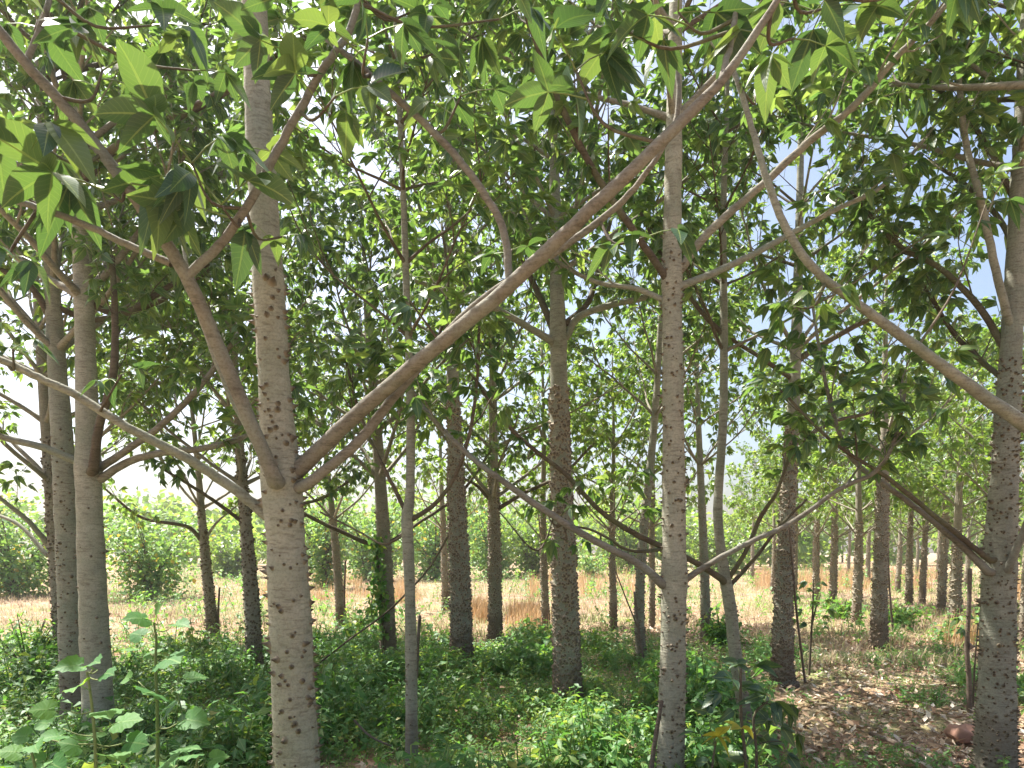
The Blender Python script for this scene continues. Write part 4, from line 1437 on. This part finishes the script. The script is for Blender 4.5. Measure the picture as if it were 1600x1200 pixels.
# ------------------------------------------------------------------ plants in the foreground
def broad_plant(label, d, stem, leaves, seed, extra=0):
    g = np.random.default_rng(seed)
    q = np.array([P(x, y, d) for x, y in stem])
    if q[0][2] > 0:
        q = np.vstack([[q[0][0], q[0][1], -.02], q])
    C = catmull(q, 5)
    base = np.array([C[0][0], C[0][1], 0])
    root = link('broad_leaved_plant', None, label=label, cat='plant', group='broad leaved plants at the left front')
    root.location = base
    b = Buf()
    tube(b, C - base, np.linspace(.008, .004, len(C)), 6)
    link('stem', b.mesh('stem', M_STEMGREEN, True), root)
    for i, (x, y, s, dd) in enumerate(leaves):
        t = P(x, y, d + dd)
        sz = s / F * d * .80 * g.uniform(.8, 1.15)
        j = np.argmin(np.linalg.norm(C - t, axis=1) + 2.0 * np.maximum(0, C[:, 2] - t[2] + .02))
        a = math.atan2(g.uniform(-1, .3), (t[0] - C[j][0]) + g.uniform(-.02, .02))
        away = unit(np.array([t[0] - C[j][0], t[1] - C[j][1] - .02, 0.02]) + g.normal(0, .01, 3))
        up = unit(np.array([g.normal(0, .4), -.75 + g.normal(0, .5), 1.0]))
        R = frames(away, up)
        pos = t - R @ np.array([.9, 0, .25]) * sz
        o = link('leaf', MESH_HEART[int(g.integers(5))], root)
        o.matrix_basis = Matrix.Translation(pos - base) @ Matrix((R * sz).tolist()).to_4x4()
        # a stalk from the stem to where the leaf's own petiole starts
        b = Buf()
        tube(b, catmull([C[j] - base, (C[j] + pos) / 2 - base + np.array([0, 0, -.01]), pos - base], 3), .0028, 4)
        link('petiole', b.mesh('petiole', M_STEMGREEN, True), root)
    return root


M_STEMGREEN = plain_mat('green_stem', [(0.0, (0.12, 0.16, 0.05)), (1.0, (0.18, 0.2, 0.08))])
broad_plant('tall broad leaved shoot with few top leaves, right of the smooth pale trunk', 2.9,
            [(246, 1230), (246, 1120), (243, 1040), (244, 1000), (240, 972)],
            [(245, 958, 34, 0), (222, 966, 44, -.03), (278, 975, 44, -.05), (218, 992, 34, .05), (208, 1014, 34, 0), (262, 1030, 62, -.1), (240, 1020, 34, .05),
             (238, 1082, 60, -.1), (300, 1060, 40, .1), (297, 1125, 52, -.05), (255, 1110, 46, .1), (200, 1060, 34, .15), (225, 1150, 50, -.1), (285, 1170, 44, 0), (262, 1190, 56, -.1)], 41)
broad_plant('bushy broad leaved plant in front of the smooth pale trunk with sunlit leaves', 2.7,
            [(150, 1235), (148, 1150), (142, 1090), (136, 1050)],
            [(118, 1040, 44, 0), (145, 1035, 42, -.05), (166, 1052, 46, -.1), (122, 1072, 50, -.1), (165, 1112, 64, -.1), (190, 1128, 50, 0), (75, 1108, 40, -.05),
             (72, 1130, 38, .05), (90, 1150, 50, -.1), (38, 1150, 34, 0), (120, 1165, 46, 0), (150, 1150, 40, .05), (205, 1160, 46, -.05), (100, 1185, 50, -.1), (178, 1180, 54, -.1), (60, 1190, 44, 0)], 42)
broad_plant('short broad leaved plant in the bottom left corner', 2.6,
            [(60, 1245), (55, 1200), (48, 1170)],
            [(25, 1175, 40, 0), (55, 1165, 40, -.1), (85, 1195, 46, -.1), (10, 1200, 46, 0), (38, 1212, 50, -.15), (70, 1222, 50, -.2)], 43)
broad_plant('low broad leaved plant right of the tall shoot by the bottom edge', 2.7,
            [(300, 1245), (305, 1205), (310, 1180)],
            [(335, 1185, 40, 0), (300, 1180, 44, -.1), (320, 1210, 50, -.1), (270, 1215, 46, -.1), (350, 1215, 40, 0)], 44)


def seedling(label, d, stems, leaves, seed, size, mesh=MESH_HI, yellow=(), group=None, name='tree_seedling'):
    g = np.random.default_rng(seed)
    root = link(name, None, label=label, cat='sapling', group=group)
    C0 = np.array([P(x, y, d) for x, y in stems[0][0]])
    base = np.array([C0[0][0], C0[0][1], 0])
    root.location = base
    cs = []
    for pts, w in stems:
        q = np.array([P(x, y, d) for x, y in pts])
        if q[0][2] < .3 and q[0][2] > 0:
            q = np.vstack([[q[0][0], q[0][1], -.02], q])
        C = catmull(q, 5)
        b = Buf()
        tube(b, C - base, np.linspace(w, w * .5, len(C)) / 2 / F * d, 6)
        link('stem', b.mesh('stem', M_TWIG, True), root)
        cs.append(C)
    C = np.vstack(cs)
    for i, (x, y) in enumerate(leaves):
        t = P(x, y, d + g.uniform(-.12, .12))
        j = np.argmin(np.linalg.norm(C - t, axis=1) + 1.0 * np.maximum(0, C[:, 2] - t[2] + .03))
        f = unit(t - C[j] + np.array([0, 0, .02]))
        dist = np.linalg.norm(t - C[j])
        sz = size * g.uniform(.85, 1.15)
        pos = t - f * .8 * sz
        if dist > .8 * sz:
            b = Buf()
            tube(b, catmull([C[j] - base, (C[j] + pos) / 2 - base + np.array([0, 0, .01]), pos - base], 3), .003, 4)
            link('petiole', b.mesh('petiole', M_TWIG, True), root)
        R = frames(f, unit(np.array([g.normal(0, .3), -.25 + g.normal(0, .25), 1.0])))
        me = mesh[int(g.integers(NV))]
        if i in yellow:
            me = me.copy()
            me.materials[0] = M_YELLOW
        o = link('leaf', me, root)
        if i in yellow:
            o['label'] = 'yellowed leaf'
        o.matrix_basis = Matrix.Translation(pos - base) @ Matrix((R * sz).tolist()).to_4x4()
    return root


seedling('dark seedling with drooping leaflets and two yellow leaves before the slim bending trunk', 3.9,
         [([(1168, 1290), (1165, 1190), (1158, 1120), (1157, 1065), (1158, 1045)], 7), ([(1180, 1290), (1182, 1180), (1178, 1120), (1200, 1095)], 6), ([(1110, 1290), (1112, 1210), (1118, 1160)], 5)],
         [(1150, 1040), (1185, 1045), (1135, 1062), (1190, 1085), (1170, 1075), (1120, 1085), (1215, 1100), (1240, 1105), (1100, 1110), (1200, 1125), (1225, 1135), (1155, 1140),
          (1122, 1155), (1250, 1150), (1085, 1150), (1205, 1165), (1235, 1180), (1160, 1185), (1105, 1190), (1215, 1200), (1140, 1110), (1180, 1150)], 51, .15, yellow=(11, 12))
seedling('thin leafy sapling between the dark footed warty trunk and the straight sunlit tan trunk', 8.8,
         [([(1264, 1058), (1267, 1000), (1270, 950), (1271, 905)], 4), ([(1268, 980), (1275, 950), (1282, 930)], 3)],
         [(1262, 912), (1282, 915), (1250, 935), (1290, 940), (1268, 925), (1255, 960), (1285, 965), (1270, 945), (1245, 970), (1262, 978), (1292, 955)], 52, .15, MESH_MID, group='thin saplings on the right')
seedling('very thin sapling with a few leaves beside the upright dark dead stick', 6.9,
         [([(1520, 1108), (1523, 1040), (1528, 975)], 4)],
         [(1505, 985), (1520, 968), (1535, 965), (1500, 968), (1540, 975)], 53, .11, MESH_MID, group='thin saplings on the right')
seedling('short sapling leaning against the right side of the tall trunk by the red stone', 5.6,
         [([(1590, 1165), (1586, 1120), (1582, 1095)], 4)], [(1580, 1090), (1592, 1088), (1600, 1110)], 54, .09, MESH_MID, group='thin saplings on the right')


def stick(label, pts, w, mat=M_STICK, cat='stick', name='dead_stick', node=None, group=None):
    q = np.array([P(x, y, d) for x, y, d in pts])
    C = catmull(q, 5)
    base = np.array([C[0][0], C[0][1], 0])
    b = Buf()
    g = np.random.default_rng(len(label))
    tube(b, C - base, np.linspace(w[0], w[-1], len(C)) / 2 / F * C[:, 1], 7, g, .08)
    if node:
        x, y, d, s = node
        p = P(x, y, d) - base
        stamp(b, THORN, p[None], frames(np.array([[1.0, 0, -.1]]), np.array([[0, 0, 1.0]])), [s], [0])
        for k in (-.25, .3):
            stamp(b, THORN, (p + np.array([0, 0, k]))[None], frames(np.array([[-1.0, 0, .2]]), np.array([[0, 0, 1.0]])), [s * .5], [0])
    o = link(name, b.mesh(name, mat, True), label=label, cat=cat, group=group)
    o.location = base
    return o


stick('pale dead stick leaning on the foot of the middle foreground trunk', [(1015, 1230, 4.1), (1022, 1165, 4.1), (1034, 1095, 4.15)], [9, 6])
stick('cut grey stake standing beside the slender kinked trunk', [(650, 1085, 7.8), (652, 1020, 7.8), (656, 962, 7.8)], [6, 5.5])
stick('dark upright dead stick with a pointed snag, left of the trunk by the red stone', [(1515, 1114, 6.85), (1514, 1060, 6.85), (1511, 1010, 6.85), (1514, 950, 6.85), (1516, 889, 6.85)], [8, 6], node=(1513, 1010, 6.85, .09))
stick('thin dark pole leaning in front of the dark footed warty trunk', [(1258, 1068, 8.3), (1245, 960, 8.2), (1238, 880, 8.1), (1232, 820, 8.0)], [4, 3])
stick('thin stick propped against the curved trunk', [(1011, 1052, 9.2), (1000, 1000, 9.3), (991, 925, 9.5)], [4, 3.5])
stick('thin stick leaning left from the curved trunk over dry grass', [(1000, 990, 9.4), (980, 940, 9.5), (960, 888, 9.6)], [2.5, 2])
stick('short dark stick standing at the foot of the leaning rough trunk', [(343, 1000, 12.3), (341, 960, 12.3), (343, 918, 12.3)], [4, 3])
stick('thin dry stem right of the straight sunlit tan trunk', [(1396, 998, 12.5), (1390, 920, 12.5), (1386, 840, 12.5)], [3.5, 2.5])
stick('dead stem standing right beside the thin tan trunk', [(540, 975, 14), (538, 930, 14), (540, 875, 14)], [4, 3])
stick('long bleached fallen branch lying on the leaf litter at lower right', [(1360, 1146, 5.8), (1418, 1168, 5.38), (1465, 1195, 4.93), (1492, 1225, 4.52)], [7, 11], name='fallen_branch', cat='branch')
stick('small dark twig lying in the undergrowth right of the nearest trunk', [(553, 1125, 5.0), (578, 1150, 5.0), (612, 1166, 5.0)], [4, 3])
stick('thin dry trailing stem arching down past the slender kinked trunk into the undergrowth',
      [(700, 838, 6.6), (672, 885, 6.6), (640, 922, 6.6), (600, 960, 6.7), (545, 1000, 6.8), (500, 1035, 6.9)], [3.5, 3], M_TWIG, 'vine', 'trailing_stem')


def rock():
    g = np.random.default_rng(12)
    n, m = 16, 9
    V = []
    for i in range(m):
        ph = math.pi * i / (m - 1)
        for j in range(n):
            th = 2 * math.pi * j / n
            v = np.array([math.sin(ph) * math.cos(th), math.sin(ph) * math.sin(th), math.cos(ph)])
            r = 1 + .18 * math.sin(v[0] * 4 + 1) * math.cos(v[1] * 5) + .1 * math.sin(v[2] * 7 + v[0] * 6) + g.normal(0, .025) * math.sin(ph)
            v = np.sign(v) * np.abs(v) ** .8 * r
            V.append(v * np.array([.125, .11, .075]))
    V = np.array(V)
    T = []
    for i in range(m - 1):
        for j in range(n):
            a, c = i * n + j, i * n + (j + 1) % n
            T += [[a, a + n, c + n], [a, c + n, c]]
    b = Buf()
    b.add(V, T, np.zeros((len(V), 4)))
    o = link('red_stone', b.mesh('red_stone', M_ROCK), label='rounded reddish stone half sunk in fallen leaves by the tall trunk', cat='stone')
    p = P(1512, 1160, 5.75)
    o.location = (p[0] - .02, 5.75, .07)


rock()


def vine():
    """the climber on the left side of its trunk"""
    g = np.random.default_rng(19)
    base = P(596, 1032, 10.1)
    base[2] = 0
    root = link('climbing_vine', None, label='dark leafy climbing vine hanging on the left side of a trunk', cat='vine')
    root.location = base
    lp = []
    for k in range(4):
        q = catmull([P(603 - 3 * k, 1020, 10.15), P(596 - 2 * k, 930, 10.1), P(588 - k, 845, 10.1)], 6)
        if k == 3:
            q = catmull([P(586, 900, 10.1), P(575, 960, 10.0), P(540, 985, 9.9)], 6)
        b = Buf()
        tube(b, q - base, .008, 5)
        link('stem', b.mesh('stem', M_TWIG, True), root)
        i = g.integers(0, len(q), 150)
        lp.append(q[i] + g.normal(0, 1, (150, 3)) * np.array([.045, .05, .06]) - base)
    lp = np.concatenate(lp)
    lp = lp[lp[:, 2] > .35]
    R = frames(unit(g.normal(0, 1, lp.shape) + np.array([0, -.3, -.4])), unit(np.array([0, -.6, 1.0]) + g.normal(0, .4, lp.shape)))
    me = tpl_mesh('vine_leaf', OVAL, M_HERB)
    for i in range(min(260, len(lp))):
        o = link('leaf', me, root)
        o.matrix_basis = Matrix.Translation(lp[i]) @ Matrix((R[i] * g.uniform(.06, .10)).tolist()).to_4x4()
    b = Buf()
    r = slice(260, None)
    if len(lp) > 260:
        stamp(b, OVAL, lp[r], R[r], g.uniform(.06, .1, len(lp) - 260), g.random(len(lp) - 260) * .4)
        link('foliage', b.mesh('foliage', M_HERB, True), root, kind='stuff')


vine()


# ------------------------------------------------------------------ the air
HAZE = 0.0009


def haze():
    x, y0, y1, z0, z1 = 410, -410, 410, -1.0, 14.0
    V = [(sx * x, yy, zz) for zz in (z0, z1) for yy in (y0, y1) for sx in (-1, 1)]
    me = bpy.data.meshes.new('haze')
    me.from_pydata(V, [], [(0, 2, 3, 1), (4, 5, 7, 6), (0, 1, 5, 4), (2, 6, 7, 3), (0, 4, 6, 2), (1, 3, 7, 5)])
    m, nt, ns, ls = nodes_of('haze')
    out = ns.new('ShaderNodeOutputMaterial')
    v = ns.new('ShaderNodeVolumePrincipled')
    v.inputs['Color'].default_value = (0.93, 0.95, 0.97, 1)
    v.inputs['Density'].default_value = HAZE
    v.inputs['Anisotropy'].default_value = 0.5
    ls.new(v.outputs[0], out.inputs['Volume'])
    me.materials.append(m)
    link('haze', me, kind='stuff', label='pale dusty haze hanging over the plantation', cat='haze')


if HAZE > 0:
    haze()
